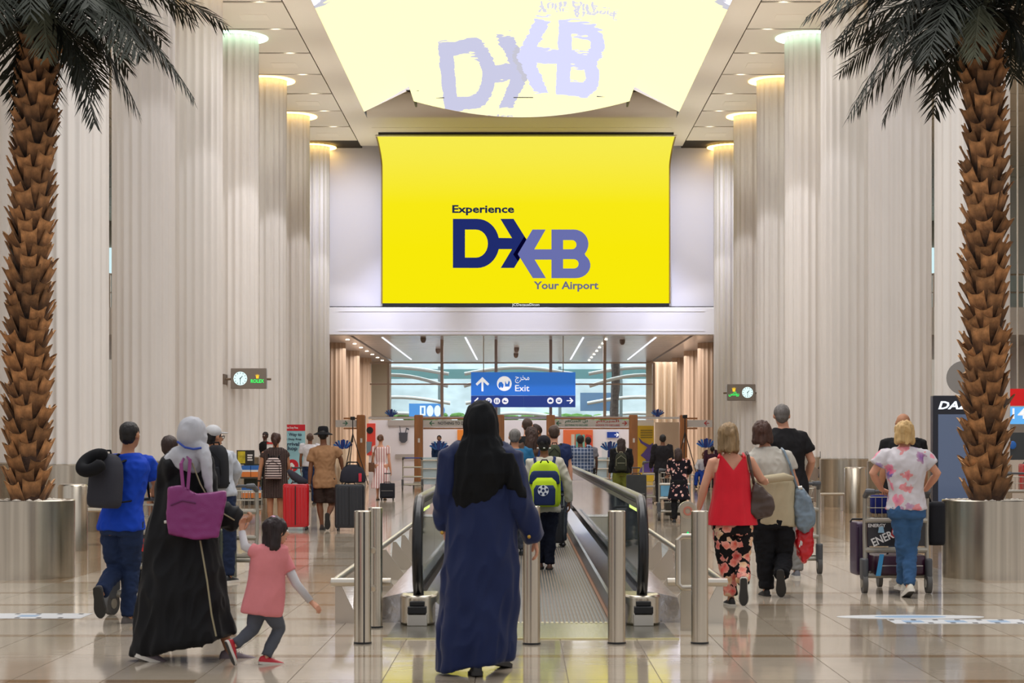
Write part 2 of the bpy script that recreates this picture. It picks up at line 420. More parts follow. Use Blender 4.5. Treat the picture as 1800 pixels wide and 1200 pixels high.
# ---------------------------------------------------------------- back wall, lintel, rear hall
YB = 69.3
zl0, zl1 = ZZ(589, YB), ZZ(541, YB)
XO = XX(1252, YB)
wall = MB()
wall.bb(-7.6, 7.6, YB+.25, YB+.6, zl1-.1, ZC+.9)
wall_back = wall.build('wall_back', m_wall, smooth=0, kind='structure')
MB().bb(-7.3, 7.3, YB-.35, YB+.3, zl0, zl1).build('trim_1', m_white, smooth=0, bev=.02, kind='structure')
MB().bb(-6.6, 6.6, YB-.37, YB-.34, zl0+.12, zl0+.16).bb(-6.6, 6.6, YB-.37, YB-.34, zl1-.16, zl1-.12).build('trim_5', m_white, smooth=0, kind='structure')
MB().bb(-7.3, 7.3, YB-.1, YB+.24, zl1+.0, zl1+.05).build('trim_2', m_dark, smooth=0, kind='structure')
for sx in (-1, 1):                                   # upper gallery beside the columns
    s_ = MB().bb(sx*8.2, sx*22, YB-.3, YB+20, zl0, zl1).build('trim_3', m_white, smooth=0, kind='structure')
    MB().bb(sx*8.2, sx*22, 92, 92.3, zl1, ZC+.9).build('wall_gallery', mat('gallery_wall', (205, 192, 178), .6), smooth=0, kind='structure')
    g = thing('glass_railing', f'glass balustrade with steel posts on the {"left" if sx<0 else "right"} gallery edge', 'railing', (sx*9, YB, zl1), 'gallery railings')
    MB().bb(sx*8.3, sx*20, YB-.02, YB, zl1+.05, zl1+1.15).build('glass_pane', m_glass, g, smooth=0)
    for x in (14.9, 16.9, 18.2, 10.2, 12.5): MB().tube([(sx*x, YB-.08, zl1), (sx*x, YB-.08, zl1+1.25)], .05, 8).build('post', m_steel_l, g)
    for z in (.55, 1.2): MB().tube([(sx*8.3, YB-.1, zl1+z), (sx*20, YB-.1, zl1+z)], .03, 8).build('rail', m_steel_l, g)
    w = MB()
    for k in range(6): w.bb(sx*(9+k*2.1), sx*(10.8+k*2.1), 91.9, 91.99, zl1+1.2, zl1+4.5)
    w.build('window_gallery', emat('daylit_window', (205, 235, 240), 1.1), smooth=0, kind='structure')
    MB().bb(sx*20, sx*20.4, 20, 95, 0, ZC+1).build('wall_left' if sx < 0 else 'wall_right', mat('side_wall', (205, 190, 172), .6), smooth=0, kind='structure')
# rear hall ceiling z = zl0
slat = MB(); rc = MB().bb(-12, 12, YB+.2, 94, zl0+.2, zl0+.3)
ceil2 = rc.build('ceiling_rear', mat('rear_ceiling', (214, 196, 176), .4), smooth=0, kind='structure')
for i in range(39):
    slat.bb(-6.2, 6.2, YB+.3+i*.62, YB+.3+i*.62+.50, zl0+.04, zl0+.08)
slat.bb(-12, -6.3, YB, 94, zl0+.02, zl0+.2).bb(6.3, 12, YB, 94, zl0+.02, zl0+.2)
slat.build('ceiling_slats', mat('satin_metal_slat', (226, 224, 226), .22, .35), ceil2, smooth=0, kind='stuff')
for k in range(7):
    l = bpy.data.objects.new('downlight', lampm); link(l, ceil2); l.location = (-6.6+.0*k, 74+k*3.0-1.5, zl0); l.scale = (.7, .8, 1)
    l = bpy.data.objects.new('downlight', lampm); link(l, ceil2); l.location = (3.2, 74+k*3.0-1.5, zl0); l.scale = (.5, .6, 1)
for x in (-5.2, -2.1, 2.3, 5.0): MB().bb(x-.03, x+.03, YB+2, 90, zl0+.02, zl0+.038).build('light_strip', emat('ceiling_strip', (240, 244, 255), 1.6), ceil2, smooth=0)
shaft2 = column_meshes(RC, 0, zl0+.1, m_colb)
for sx, sd in ((-1, 'left'), (1, 'right')):
    for k, y in enumerate((75.2, 81.6, 88.2)):
        c = thing('tan_column', f'{("nearest", "middle", "farthest")[k]} tan fluted column under the low ceiling, {sd} of the exit', 'column', (sx*(6.92+RC), y, 0), 'tan columns of the rear hall')
        o = bpy.data.objects.new('shaft', shaft2); link(o, c)
        spot('floor_uplight', (sx*6.3, y-1.3, .3), (sx*(6.92+RC), y, 1.6), 26, math.radians(55), .5, (1, .93, .85))
# end wall of the rear hall
MB().bb(6.0, 12.5, 92, 92.3, 0, zl0+.2).bb(-12.5, -6.3, 92, 92.3, 0, zl0+.2).build('wall_rear', mat('beige_wall', (200, 176, 148), .5), smooth=0, kind='structure')
cu = MB(); yv = 76.5
cu.loft([[Vector((XX(1148, yv)+u*XX(1190, yv)-u*XX(1148, yv), yv+.12*math.sin(u*22), z)) for u in [i/24 for i in range(25)]] for z in (0, ZZ(636, yv))], closed=False)
tag(cu.build('pleated_screen', mat('beige_drape', (206, 184, 156), .6), smooth=60), 'tall beige draped panel right of the glass wall', 'curtain')
# ---------------------------------------------------------------- glass wall in the rear hall
YG = 73.0
win = thing('window_1', 'wide glass wall with bronze mullions under the low ceiling behind the exit sign', 'window', (0, YG, 0), None, 'structure')
for px in (777, 872, 968, 1063): MB().bb(XX(px-2.6, YG), XX(px+2.6, YG), YG-.08, YG+.08, ZZ(735, YG), zl0+.05).build('mullion', m_bronze, win, smooth=0)
for px in (683, 1149): MB().bb(XX(px-2.2, YG), XX(px+2.2, YG), YG-.08, YG+.08, ZZ(735, YG), ZZ(637, YG)).build('mullion', m_bronze, win, smooth=0)
for py in (637.5, 675, 733): MB().bb(XX(650, YG), XX(1149, YG), YG-.06, YG+.06, ZZ(py+1.3, YG), ZZ(py-1.3, YG)).build('transom', m_bronze, win, smooth=0)
xs = [650, 683, 777, 872, 968, 1063, 1149]
for a, b in zip(xs, xs[1:]):
    for (t, u) in ((640, 673), (677, 732)): MB().bb(XX(a+2, YG), XX(b-2, YG), YG-.012, YG+.012, ZZ(u, YG), ZZ(t, YG)).build('pane', m_glass, win, smooth=0)
# what stands beyond the glass: kerbside canopy, glazed front, planting
YE = 108
ext = thing('terminal_forecourt', 'pale blue glazed forecourt and white canopy seen through the glass wall', 'building', (0, YE, 0))
MB().bb(-14, 14, YE+2, YE+2.4, 0, 9).build('glazed_front', mat('pale_glazing', (214, 226, 232), .15, .2, var=.25, vs=.5, stretch=(1, 1, 2)), ext, smooth=0)
for k, (z0, z1, y, c) in enumerate(((4.35, 4.7, 96, 'w'), (5.0, 5.2, 97, 'w'), (3.55, 3.75, 99, 'w'), (2.75, 2.95, 101, 'w'))):
    xsn = [-9.5, -3.2, 3.1] ; 
    for x in xsn:
        mb = MB(); rr = []
        for a in range(25):
            t = -PI/2+PI*a/24
        path = [(x+.3, y, z0)]+[(x+.3+5.4*u/12, y, z0+(z1-z0)*math.sin(PI*u/12)*1.6) for u in range(1, 12)]+[(x+5.8, y, z0)]
        mb.tube(path, .09, 8).build('canopy_beam', m_white, ext)
for x in (-11, -7.5, -4.3, -1.2, 2, 5.2, 8.5): MB().bb(x-.08, x+.08, 100, 100.2, 0, 5.5).build('canopy_post', mat('grey_post', (150, 165, 170), .4), ext, smooth=0)
MB().bb(-13, 13, 101, 101.5, 4.9, 5.4).build('canopy_edge', mat('teal_band', (120, 160, 162), .3), ext, smooth=0)
MB().bb(XX(1020, 100), XX(1075, 100), 100, 100.3, ZZ(722, 100), ZZ(690, 100)).build('bus_window', mat('blue_bus', (120, 160, 205), .2), ext, smooth=0)
hed = MB()
for k in range(260):
    x = random.uniform(-8, 6); z = random.uniform(1.9, 3.0)
    hed.ell((x, 102+random.random(), z), (.35, .2, .16), 6, 4)
tag(hed.build('hedge', mat('hedge_green', (104, 150, 70), .7, var=.4, vs=3), smooth=0, kind='stuff'), 'bright green hedge beyond the glass wall', 'hedge')
pt = thing('outdoor_palm', 'grey palm trunk seen through the glass wall right of the exit sign', 'palm', (XX(1081, 97), 97, 0))
MB().tube([(XX(1081+math.sin(i)*1.5, 97), 97, i*.62) for i in range(10)], [.21+.03*(i % 2) for i in range(10)], 10).build('trunk', mat('grey_bark', (120, 110, 108), .8, var=.4, vs=8), pt)
# lit blue sign in the forecourt
fs = thing('rounded_sign', 'blue rounded lit sign with white pictograms seen through the glass at the left', 'sign', (XX(752, 95), 95, ZZ(722, 95)))
y = 95
shape2d([[(-33, -12), (16, -12)]+arc(16, 0, 14, 12, -90, 90, 10)+[(-33, 12)]], P(752, 721, y), y/F, emat('lit_blue', (96, 160, 232), 1.0), fs, 'sign_face')
shape2d([[(-14, -9), (-4, -9), (-4, 8), (-14, 8)], [(-11, -6), (-7, -6), (-7, 5), (-11, 5)]], P(752, 721, y-.05), y/F, emat('lit_white', (240, 246, 255), 1.2), fs, 'pictogram')
shape2d([arc(4, -1, 6, 10, 0, 350, 14)], P(752, 721, y-.05), y/F, emat('lit_white', (240, 246, 255), 1.2), fs, 'pictogram')
shape2d([arc(17, -1, 6, 10, 0, 350, 14)], P(752, 721, y-.05), y/F, emat('lit_white', (240, 246, 255), 1.2), fs, 'pictogram')
MB().bb(XX(740, 95.2), XX(743, 95.2), 95.1, 95.2, 0, ZZ(732, 95)).build('post', m_steel_l, fs)

# ---------------------------------------------------------------- the big screen
YS = 69.0
def led(N, out):
    pass
m_led = bpy.data.materials.new('yellow_screen_image'); m_led.use_nodes = True; N = NT(m_led); N.n.remove(N.n['Principled BSDF'])
sep = N.new('ShaderNodeSeparateXYZ'); N.l.new(N.coord(), sep.inputs[0])
fac = N.math('DIVIDE', N.math('SUBTRACT', sep.outputs[2], 8.5-ZZ(533, YS)), 12.1-8.5)
cr = N.ramp(fac, [(0, lin((248, 233, 10))), (.45, lin((248, 233, 22))), (.8, lin((248, 234, 62))), (1, lin((247, 235, 78)))])
e = N.new('ShaderNodeEmission'); N.l.new(cr, e.inputs[0]); e.inputs[1].default_value = 1.0; N.l.new(e.outputs[0], N.n['Material Output'].inputs[0])
zs0, zst = ZZ(533, YS), ZZ(238, 66.3)
scr = thing('video_wall', 'giant curved yellow video wall with airport welcome lettering above the opening', 'screen', (0, YS, zs0))
prof = [(YS, zs0), (YS, 11.2), (YS-.03, 11.45)]
for k in range(1, 13):
    t = k/12; prof.append((YS-.03-2.67*t**1.7, 11.45+(zst-11.45)*(1-(1-t)**1.25)))
xl, xr = XX(672.5, YS), XX(1176, YS)
def band(xa, xb, off=0, pr=prof): return [[Vector((x, y+off, z)) for (y, z) in pr] for x in [xa+(xb-xa)*i/8 for i in range(9)]]
MB().loft(band(xl, xr), closed=False).build('display_surface', m_led, scr, smooth=60, recalc=False)
MB().loft(band(xl-.06, xr+.06, .1), closed=False).build('back_shell', mat('grey_shell', (150, 140, 120), .5), scr, smooth=60, recalc=False)
for x in (xl-.05, xr+.01): MB().loft([[Vector((x+u, y+v, z)) for (u, v) in ((0, -.03), (.04, -.03), (.04, .1), (0, .1))] for (y, z) in prof]).build('side_frame', mat('brown_frame', (140, 112, 40), .5), scr, smooth=0)
MB().bb(xl-.05, xr+.05, 66.15, 66.35, zst-.03, ZC-.04).build('top_frame', mat('cream_frame', (205, 192, 175), .5), scr, smooth=0)
MB().bb(xl+.1, xr-.1, 65.6, 65.8, ZC-.1, ZC+.0).build('shadow_slot', m_dark, scr, smooth=0)
MB().bb(xl, xr, YS-.06, YS+.1, ZZ(539, YS), zs0).build('bottom_frame', mat('black_frame', (16, 18, 26), .3), scr, smooth=0)
k = YS/F
text('JCDecauxDicon', (XX(924, YS), YS-.08, ZZ(536.3, YS)), 6.5*k, emat('white_print_lit', (235, 240, 245), 1), scr, bold=.01, width=48*k)
def zz(pts): return [((x/6.207+780-VX), -(y/6.207+350-VY)) for x, y in pts]
org = Vector((0, YS-.02, H0))
e_navy = emat('screen_navy', (32, 44, 108)); e_dk = emat('screen_dark_navy', (4, 2, 40)); e_pu = emat('screen_purple', (106, 112, 172)); e_ink = emat('screen_ink', (34, 44, 72))
D = [(100, 215), (365, 215)]+arc(365, 483, 242, 268, -90, -13, 8)+[(745, 425), (618, 215), (762, 215), (930, 483), (768, 750), (622, 750), (745, 545), (600, 545)]+arc(365, 483, 242, 268, 14, 90, 8)+[(100, 750)]
Dh = [(232, 332), (350, 332)]+arc(350, 485, 132, 153, -90, 90, 12)+[(232, 637)]
shape2d([zz(D), zz(Dh)], org, k, e_navy, scr, 'letter_shapes', .002)
shape2d([zz([(880, 405), (905, 440), (808, 600), (830, 642), (812, 680), (758, 603)])], org-Vector((0, .012, 0)), k, e_dk, scr, 'letter_shapes', .002)
Bo = [(968, 332), (1112, 332), (988, 548), (1175, 548), (1175, 332), (1420, 332)]+arc(1420, 490, 158, 158, -90, 42, 12)+arc(1440, 722, 160, 140, -48, 90, 10)+[(1175, 862), (1175, 660), (992, 660), (1115, 862), (972, 862), (808, 600)]
h1 = [(1302, 447), (1400, 447)]+arc(1400, 497, 48, 50, -90, 90, 8)+[(1302, 548)]
h2 = [(1302, 655), (1420, 655)]+arc(1420, 706, 52, 51, -90, 90, 8)+[(1302, 757)]
shape2d([zz(Bo), zz(h1), zz(h2)], org-Vector((0, .02, 0)), k, e_pu, scr, 'letter_shapes', .002)
text('Experience', (XX(849.5, YS), YS-.03, ZZ(369.5, YS)), 18.5*k, e_ink, scr, bold=.03, width=109*k)
text('Your Airport', (XX(995, YS), YS-.03, ZZ(503.5, YS)), 18.5*k, emat('screen_grey_purple', (112, 112, 130)), scr, bold=.03, width=114*k)
# ---------------------------------------------------------------- moving walkway
WX, HS = .069, .90                                     # centre line, half spacing of the handrails
YW0, YW1 = 15.45, 38.0
pallet = mat('walkway_pallet', (92, 94, 92), .42, .7)
walk = thing('moving_walkway', 'long moving walkway with glass balustrades, black handrails and ribbed grey pallets', 'moving walkway', (WX, YW0, 0))
pm = MB()                                              # one pallet: cleats along the travel direction
for i in range(44): pm.box((-.65+i*1.3/43, 0, -.012), (.016, .395, .022))
pm.box((0, 0, -.035), (1.33, .398, .03))
pme = pm.mesh('pallet'); pme.materials.append(pallet)
for i in range(56):
    o = bpy.data.objects.new('pallet', pme); link(o, walk); o.location = (0, .2+i*.4, .0)
MB().bb(WX-.70, WX+.70, YW0-1.22, YW0-.02, -.02, .006).build('floor_plate', mat('floor_plate_steel', (180, 180, 172), .2, .9, bump=.1, bs=80), walk, smooth=0)
MB().bb(WX-.70, WX+.70, YW1, YW1+1.2, -.02, .006).build('floor_plate', mat('floor_plate_steel', (180, 180, 172), .2, .9), walk, smooth=0)
cb = MB()
for i in range(34): cb.box((WX-.65+i*1.3/33, YW0-.01, .004), (.02, .10, .012))
cb.build('comb_plate', mat('comb_yellow', (190, 180, 140), .5), walk, smooth=0, kind='stuff')
fr = MB()                                              # plate frame sunk in the floor
fr.bb(WX-1.08, WX-.70, YW0-1.22, YW0, -.02, .004).bb(WX+.70, WX+1.08, YW0-1.22, YW0, -.02, .004)
fr.build('landing_frame', mat('dark_landing', (96, 92, 76), .25, .7), walk, smooth=0, kind='stuff')
MB().bb(WX-1.10, WX+1.10, YW0-1.27, YW0-1.22, -.02, .008).build('brass_edge', mat('edge_strip', (196, 186, 140), .25, 1), walk, smooth=0)
m_skirt = mat('skirt_panel', (70, 78, 96), .2, .8)
m_deck = mat('deck_steel', (190, 190, 196), .16, 1, bump=.15, bs=9)
m_orange = mat('orange_brush', (140, 100, 70), .7)
for s in (-1, 1):
    x = WX+s*HS
    bal = MB().bb(WX+s*.67, WX+s*.70, YW0, YW1, -.05, .16).build('skirt_panel', m_skirt, walk, smooth=0)
    MB().bb(WX+s*.645, WX+s*.67, YW0, YW1, -.01, .012).build('safety_brush', m_orange, walk, smooth=0)
    # inner sloping deck, outer deck
    MB().prism([(WX+s*.70, YW0-.1, .14), (x-s*.05, YW0-.1, .24), (x-s*.05, YW0-.1, .0), (WX+s*.70, YW0-.1, .0)], (0, YW1-YW0+.2, 0)).build('inner_deck', m_deck, walk, smooth=0)
    MB().prism([(x+s*.04, YW0+.1, .25), (x+s*.13, YW0+.1, .24), (x+s*.30, YW0+.1, .20), (x+s*.34, YW0+.1, 0), (x+s*.04, YW0+.1, 0)], (0, YW1-YW0-.2, 0)).build('outer_deck', m_deck, walk, smooth=20)
    # front newel base
    nb = MB(); prof = []
    for a in range(13):
        t = PI*a/12; prof.append((x-.15*math.cos(t)*1.0, YW0-.02-.22*math.sin(t)))
    nb.loft([[Vector((px_, py_, z)) for px_, py_ in prof+[(x+.15, YW0+.3), (x-.15, YW0+.3)]] for z in (0, .24)])
    nb.build('newel_base', m_steel, walk, smooth=40, bev=.02)
    MB().bb(x-.075, x+.075, YW0-.30, YW0-.1, .10, .16).bb(x-.06, x+.06, YW0-.27, YW0-.08, .16, .2).build('handrail_inlet', m_dark, walk, smooth=0, bev=.008)
    MB().bb(x-.08, x+.08, YW0-.27, YW0-.1, .0, .10).build('inlet_plate', m_steel_l, walk, smooth=0, bev=.008)
    # handrail: racetrack
    R, zc = .40, .60
    path = [(x, YW0+.12, .14), (x, YW0-.08, .2)]
    path += [(x, YW0+.16-R*math.sin(PI*t/12)*1.0, zc-R*math.cos(PI*t/12)) for t in range(2, 13)]
    ye = YW1-.16
    path += [(x, YW0+.16+(ye-YW0-.16)*t/10, zc+R) for t in range(1, 10)]
    path += [(x, ye+R*math.sin(PI*t/12), zc+R*math.cos(PI*t/12)) for t in range(0, 11)]+[(x, YW1-.1, .14)]
    hr = MB().tube(path, .043, 10, up=(1, 0, 0)).build('handrail', m_rubber, walk, smooth=60)
    # steel guide under the rubber
    gp = [(p[0], p[1] if 0 < i < len(path)-1 else p[1], p[2]) for i, p in enumerate(path[13:23])]
    MB().bb(x-.032, x+.032, YW0+.1, YW1-.1, zc+R-.075, zc+R-.035).build('guide_rail', m_steel_l, walk, smooth=0)
    MB().bb(x-.015, x+.015, YW0+.22, YW0+1.5, zc+R-.11, zc+R-.078).build('light_strip', emat('green_strip', (214, 240, 130), 1.3), walk, smooth=0)
    # glass panels
    n = 9; L = (YW1-YW0-.3)/n
    for i in range(n):
        a, b = YW0+.15+i*L, YW0+.15+(i+1)*L-.015
        if i == 0:
            pts = [(x-.006, a, .24), (x-.006, b, .24), (x-.006, b, zc+R-.06)]+[(x-.006, YW0+.16-(R-.06)*math.sin(PI*t/8), zc+(R-.06)*math.cos(PI*t/8)) for t in range(0, 8)]
            MB().prism(pts, (.012, 0, 0)).build('glass_pane', m_glasst, walk, smooth=0)
        else: MB().bb(x-.006, x+.006, a, b, .24, zc+R-.06).build('glass_pane', m_glasst, walk, smooth=0)
# ---------------------------------------------------------------- low guard rails with fins
m_rail = mat('satin_rail', (200, 192, 180), .28, 1)
for s, X, sd in ((-1, -1.51, 'left'), (1, 1.63, 'right')):
    g = thing('guard_rail', f'low steel guard rail with triangular fins along the {sd} side of the walkway', 'railing', (X, YW0, 0), 'guard rails beside the walkway')
    MB().tube([(X, YW0-.1, .34), (X, 36, .34)], .03, 12).build('top_rail', m_rail, g)
    MB().tube([(X-s*.03+s*.05, YW0-.1, .34), (X-s*.46, YW0-.1, .34)], .034, 12).build('end_rail', m_rail, g)
    for k in range(13):
        y = YW0+.02+k*1.65
        if k: pts = [(X-.02*s, y, .32), (X-.06*s, y, .32), (X-.30*s, y, 0), (X+.0*s, y, 0)]
        else: pts = [(X-.0*s, y, .32), (X-.04*s, y, .32), (X-.20*s, y, 0), (X-.0*s, y, 0)]
        MB().prism(pts, (0, .02, 0)).build('fin', m_rail, g, smooth=0)
# ---------------------------------------------------------------- bollards
for px, yb, zt, r, lab in ((637.5, 13.9, .965, .062, 'steel bollard left of the walkway, front one of the close pair'), (660, 15.1, .95, .055, 'steel bollard left of the walkway, rear one of the close pair'),
                       (934.5, 13.85, 1.0, .062, 'steel bollard at the walkway centre, beside the blue gown'), (1084, 13.9, .965, .064, 'steel bollard just left of the right newel'),
                       (1230, 13.9, .965, .062, 'rightmost steel bollard beside the red top')):
    x = XX(px, yb)
    b = thing('bollard', lab, 'bollard', (x, yb, 0), 'bollards before the walkway')
    MB().lathe((x, yb, 0), [(r, 0), (r, zt-.006), (r-.006, zt)], 28).build('post', m_steel, b, smooth=40)
    MB().lathe((x, yb, 0), [(r+.004, 0), (r+.004, .012), (r, .014)], 28, False).build('foot_ring', m_dark, b)
    if px < 640: MB().tube([(x+.015, yb-r+.004, .01), (x+.015, yb-r+.004, zt-.01)], .006, 6).build('seam', m_dark, b)
    if px == 660:
        for z in (.62, .32): MB().tube([(x-.01, yb-r+.01, z), (x-.01, yb-r-.05, z-.01)], .02, 10).build('peg', m_rail, b)
# stop post with round head and bent tube
x, y = XX(1209, 14.85), 14.85
p = thing('stop_post', 'flat steel stop post with round red-marked head behind the rightmost bollard', 'post', (x, y, 0))
pts = [(-.055, 0), (.055, 0), (.055, .92)]+arc(0, .93, .075, .075, -10, 190, 14)+[(-.055, .92)]
MB().prism([(x+a, y, b) for a, b in pts], (0, .05, 0)).build('post', m_steel, p, smooth=0)
shape2d([disc(0, 0, 1)], (x, y-.003, .93), .062, mat('grey_disc', (176, 160, 140), .5), p, 'disc')
shape2d([arc(0, 0, 1, 1, 0, 350, 18), arc(0, 0, .6, .6, 0, 350, 18)], (x, y-.008, .93), .036, mat('pale_red', (196, 120, 100), .5), p, 'ring_mark')
shape2d([[(-1, -.8), (1, -.8), (0, .9)]], (x+.0, y-.01, .745), .03, emat('green_lit', (40, 220, 120), 1.2), p, 'green_arrow')
x2 = XX(1193, 14.3)
MB().tube([(x2+.16, 14.35, .755), (x2+.03, 14.35, .755), (x2, 14.35, .73), (x2, 14.35, .40), (x2+.03, 14.35, .37), (x2+.16, 14.35, .37)], .022, 10).build('guard_tube', m_rail, p)

# ---------------------------------------------------------------- palms in steel planters
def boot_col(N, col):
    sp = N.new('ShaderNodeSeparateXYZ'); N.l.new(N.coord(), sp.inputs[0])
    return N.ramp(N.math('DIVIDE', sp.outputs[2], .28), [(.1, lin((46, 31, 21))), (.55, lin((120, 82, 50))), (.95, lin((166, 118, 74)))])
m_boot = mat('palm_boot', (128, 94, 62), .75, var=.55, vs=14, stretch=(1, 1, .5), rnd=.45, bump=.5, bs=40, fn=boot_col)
m_rim = mat('palm_boot_rim', (206, 160, 112), .7)
m_core = mat('palm_core', (62, 40, 26), .9, var=.4, vs=12, bump=.6, bs=30)
m_frond = mat('frond_green', (34, 40, 28), .75, rnd=.3, var=.35, vs=6)
m_frondp = mat('frond_pale', (140, 146, 124), .6, var=.2)
m_soil = mat('planter_stones', (205, 196, 182), .8)
def boot_mesh(seed):
    rnd = random.Random(seed); nu, nv = 7, 6; mb = MB(); fr, bk = [], []
    tw = rnd.uniform(-.02, .02); hh = rnd.uniform(.24, .29)
    for j in range(nv):
        v = j/(nv-1); w = .102*(1-.62*v+.5*v*v)*1.1
        ra, rb = [], []
        for i in range(nu):
            u = i/(nu-1)*2-1
            z = v*hh+.045*(abs(u)**1.8)*v**3+ rnd.uniform(-.004, .004)
            yo = .012+.10*v**1.25-.045*u*u*(1-.6*v)+.03*abs(u)**3*v
            ra.append(Vector((u*w+tw*v, yo, z))); rb.append(Vector((u*w*.93+tw*v, yo-.03*(1-.45*v), z-.006)))
        fr.append(ra); bk.append(rb)
    mb.c = 0; mb.loft(fr, closed=False); mb.loft([r[::-1] for r in bk], closed=False)
    mb.c = 1; mb.loft([[a+Vector((0, .002, .004)) for a in fr[-1]], [a+Vector((0, -.004, .003)) for a in bk[-1]]], closed=False)
    mb.c = 0
    for e in (0, -1): mb.loft([[r[e] for r in fr], [r[e] for r in bk]], closed=False)
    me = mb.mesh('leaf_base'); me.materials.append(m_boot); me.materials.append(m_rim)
    me.polygons.foreach_set('use_smooth', [True]*len(me.polygons)); me.set_sharp_from_angle(angle=.9); return me
boots = [boot_mesh(i) for i in range(5)]
def frond(c, tip, lift, pal, parent, m, sz=1.0, seed=0, nl=52):
    """one arching frond: rachis plus hanging leaflets"""
    rnd = random.Random(seed); c, tip = Vector(c), Vector(tip); mid = (c+tip)/2; mid = c+(tip-c)*.45; mid.z = max(c.z, tip.z)+lift
    mb = MB(); pts = []
    for i in range(15):
        t = i/14; pts.append(c*(1-t)**2+mid*2*t*(1-t)+tip*t*t)
    mb.tube(pts, [.022*(1-.85*i/14) for i in range(15)], 5)
    for i in range(nl):
        t = .12+.88*(i+rnd.random()*.5)/nl
        q = c*(1-t)**2+mid*2*t*(1-t)+tip*t*t
        d = ((mid-c)*2*(1-t)+(tip-mid)*2*t).normalized(); side = d.cross(Vector((0, 0, 1)))
        if side.length < .1: side = Vector((1, 0, 0))
        side.normalize(); upv = side.cross(d)
        L = sz*(.20+.30*math.sin(PI*min(1, .15+t*.85))**.7)*(1 if t < .85 else 1-.35*(t-.85)/.15)
        for s in (-1, 1):
            e = (side*s*rnd.uniform(.45, .8)+d*rnd.uniform(.5, .95)-upv*rnd.uniform(-.1, .25)).normalized()
            a = q+e*L*.5+Vector((0, 0, -.02)); b = q+e*L*.95+Vector((0, 0, -rnd.uniform(.07, .2)*L*1.6))
            w = (d-e*d.dot(e)).normalized()*.0125*sz
            n_ = e.cross(w).normalized()*.004
            mb.add([q-w*.5, q+w*.5, a+w+n_, a-w+n_, b], [(0, 1, 2, 3), (3, 2, 4)])
    return mb.build('frond', m, parent, smooth=0, recalc=False)
def palm(cx_top, cx_bot, Y, tips, lab, plab, seed, pr):
    rnd = random.Random(seed)
    xb, xt = XX(cx_bot, Y), XX(cx_top, Y); z0, z1 = .80, ZZ(75, Y)
    R0 = pr
    xp = XX(48, Y) if cx_bot < 900 else XX(1740, Y)
    pl = thing('planter', plab, 'planter', (xp, Y, 0))
    MB().lathe((xp, Y, 0), [(R0, 0), (R0, .835), (R0-.01, .845), (R0-.03, .845), (R0-.03, .78)], 64, False).build('steel_drum', m_steel, pl, smooth=30)
    so = MB().lathe((xp, Y, 0), [(R0-.03, .76), (R0-.03, .80)], 32)
    for k in range(70):
        a, r = rnd.random()*2*PI, R0*math.sqrt(rnd.random())*.9; so.ell((xp+r*math.cos(a), Y+r*math.sin(a), .80), (.05, .05, .03+.03*rnd.random()), 7, 4)
    tag(so.build('pebbles', m_soil, pl, smooth=40), 'x', 'x') if False else so.build('pebbles', m_soil, pl, smooth=40, kind='stuff')
    t = thing('date_palm', lab, 'palm', (xb, Y, z0-.02))
    def cx(z): u = (z-z0)/(z1-z0); return xb+(xt-xb)*u+.03*math.sin(u*4+seed)
    zs = [z0-.02+(z1+.15-z0)*i/20 for i in range(21)]
    MB().tube([(cx(z), Y, z) for z in zs], [.185 if z < 1.3 else .16-.02*((z-1)/5) for z in zs], 14).build('trunk', m_core, t)
    org = wloc(t); k = 0; z = z0-.06; row = 0
    while z < z1-.12:
        nb = 6; sc = 1.02-.14*(z-z0)/(z1-z0)
        for i in range(nb):
            a = 2*PI*(i+.5*(row % 2))/nb+row*.09+rnd.uniform(-.05, .05)
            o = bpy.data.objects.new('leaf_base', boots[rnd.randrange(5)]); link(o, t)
            rr = .135
            o.location = Vector((cx(z)+rr*math.cos(a), Y+rr*math.sin(a), z+rnd.uniform(-.015, .015)))-org
            o.rotation_euler = (rnd.uniform(-.12, .1), rnd.uniform(-.12, .12), a-PI/2); o.scale = (sc*rnd.uniform(.95, 1.12),)*3; k += 1
        z += .136; row += 1
    c = Vector((cx(z1), Y, z1+.12))
    for i, (px, py, dy, lift) in enumerate(tips):
        frond(c+Vector((rnd.uniform(-.08, .08), rnd.uniform(-.08, .08), rnd.uniform(-.05, .12))), P(px, py, Y)+Vector((0, dy, 0)), lift, 0, t, m_frond, 1.0, seed*100+i)
    for i in range(40):
        a = 2*PI*i/40*3+rnd.uniform(-.1, .1); L = rnd.uniform(1.3, 2.2); h = rnd.uniform(.1, 1.8)
        frond(c+Vector((0, 0, rnd.uniform(0, .25))), c+Vector((L*math.cos(a), L*math.sin(a), h-rnd.uniform(.3, .9))), rnd.uniform(.3, 1.1), 0, t, m_frond, 1.05, seed*100+50+i)
    # the pale one hanging in front
    frond(c+Vector((0, -.1, .2)), c+Vector((.18 if cx_bot < 900 else -.15, -.35, -.35)), .25, 0, t, m_frondp, .8, seed)
    return t
YP = 20.85
palm(66, 48, YP, [(345, 178, -.1, .75), (300, 120, .5, .8), (240, 198, .2, .35), (178, 228, -.3, .2), (150, 150, .5, .3), (26, 235, .1, .25), (-60, 130, .2, .5), (40, 262, .5, .15), (275, 60, -.5, .55), (-30, 60, -.4, .5), (200, 100, .8, .5)],
     'tall palm at the left with brown trunk and dark drooping fronds', 'round brushed steel planter at the left holding the palm', 3, .51)
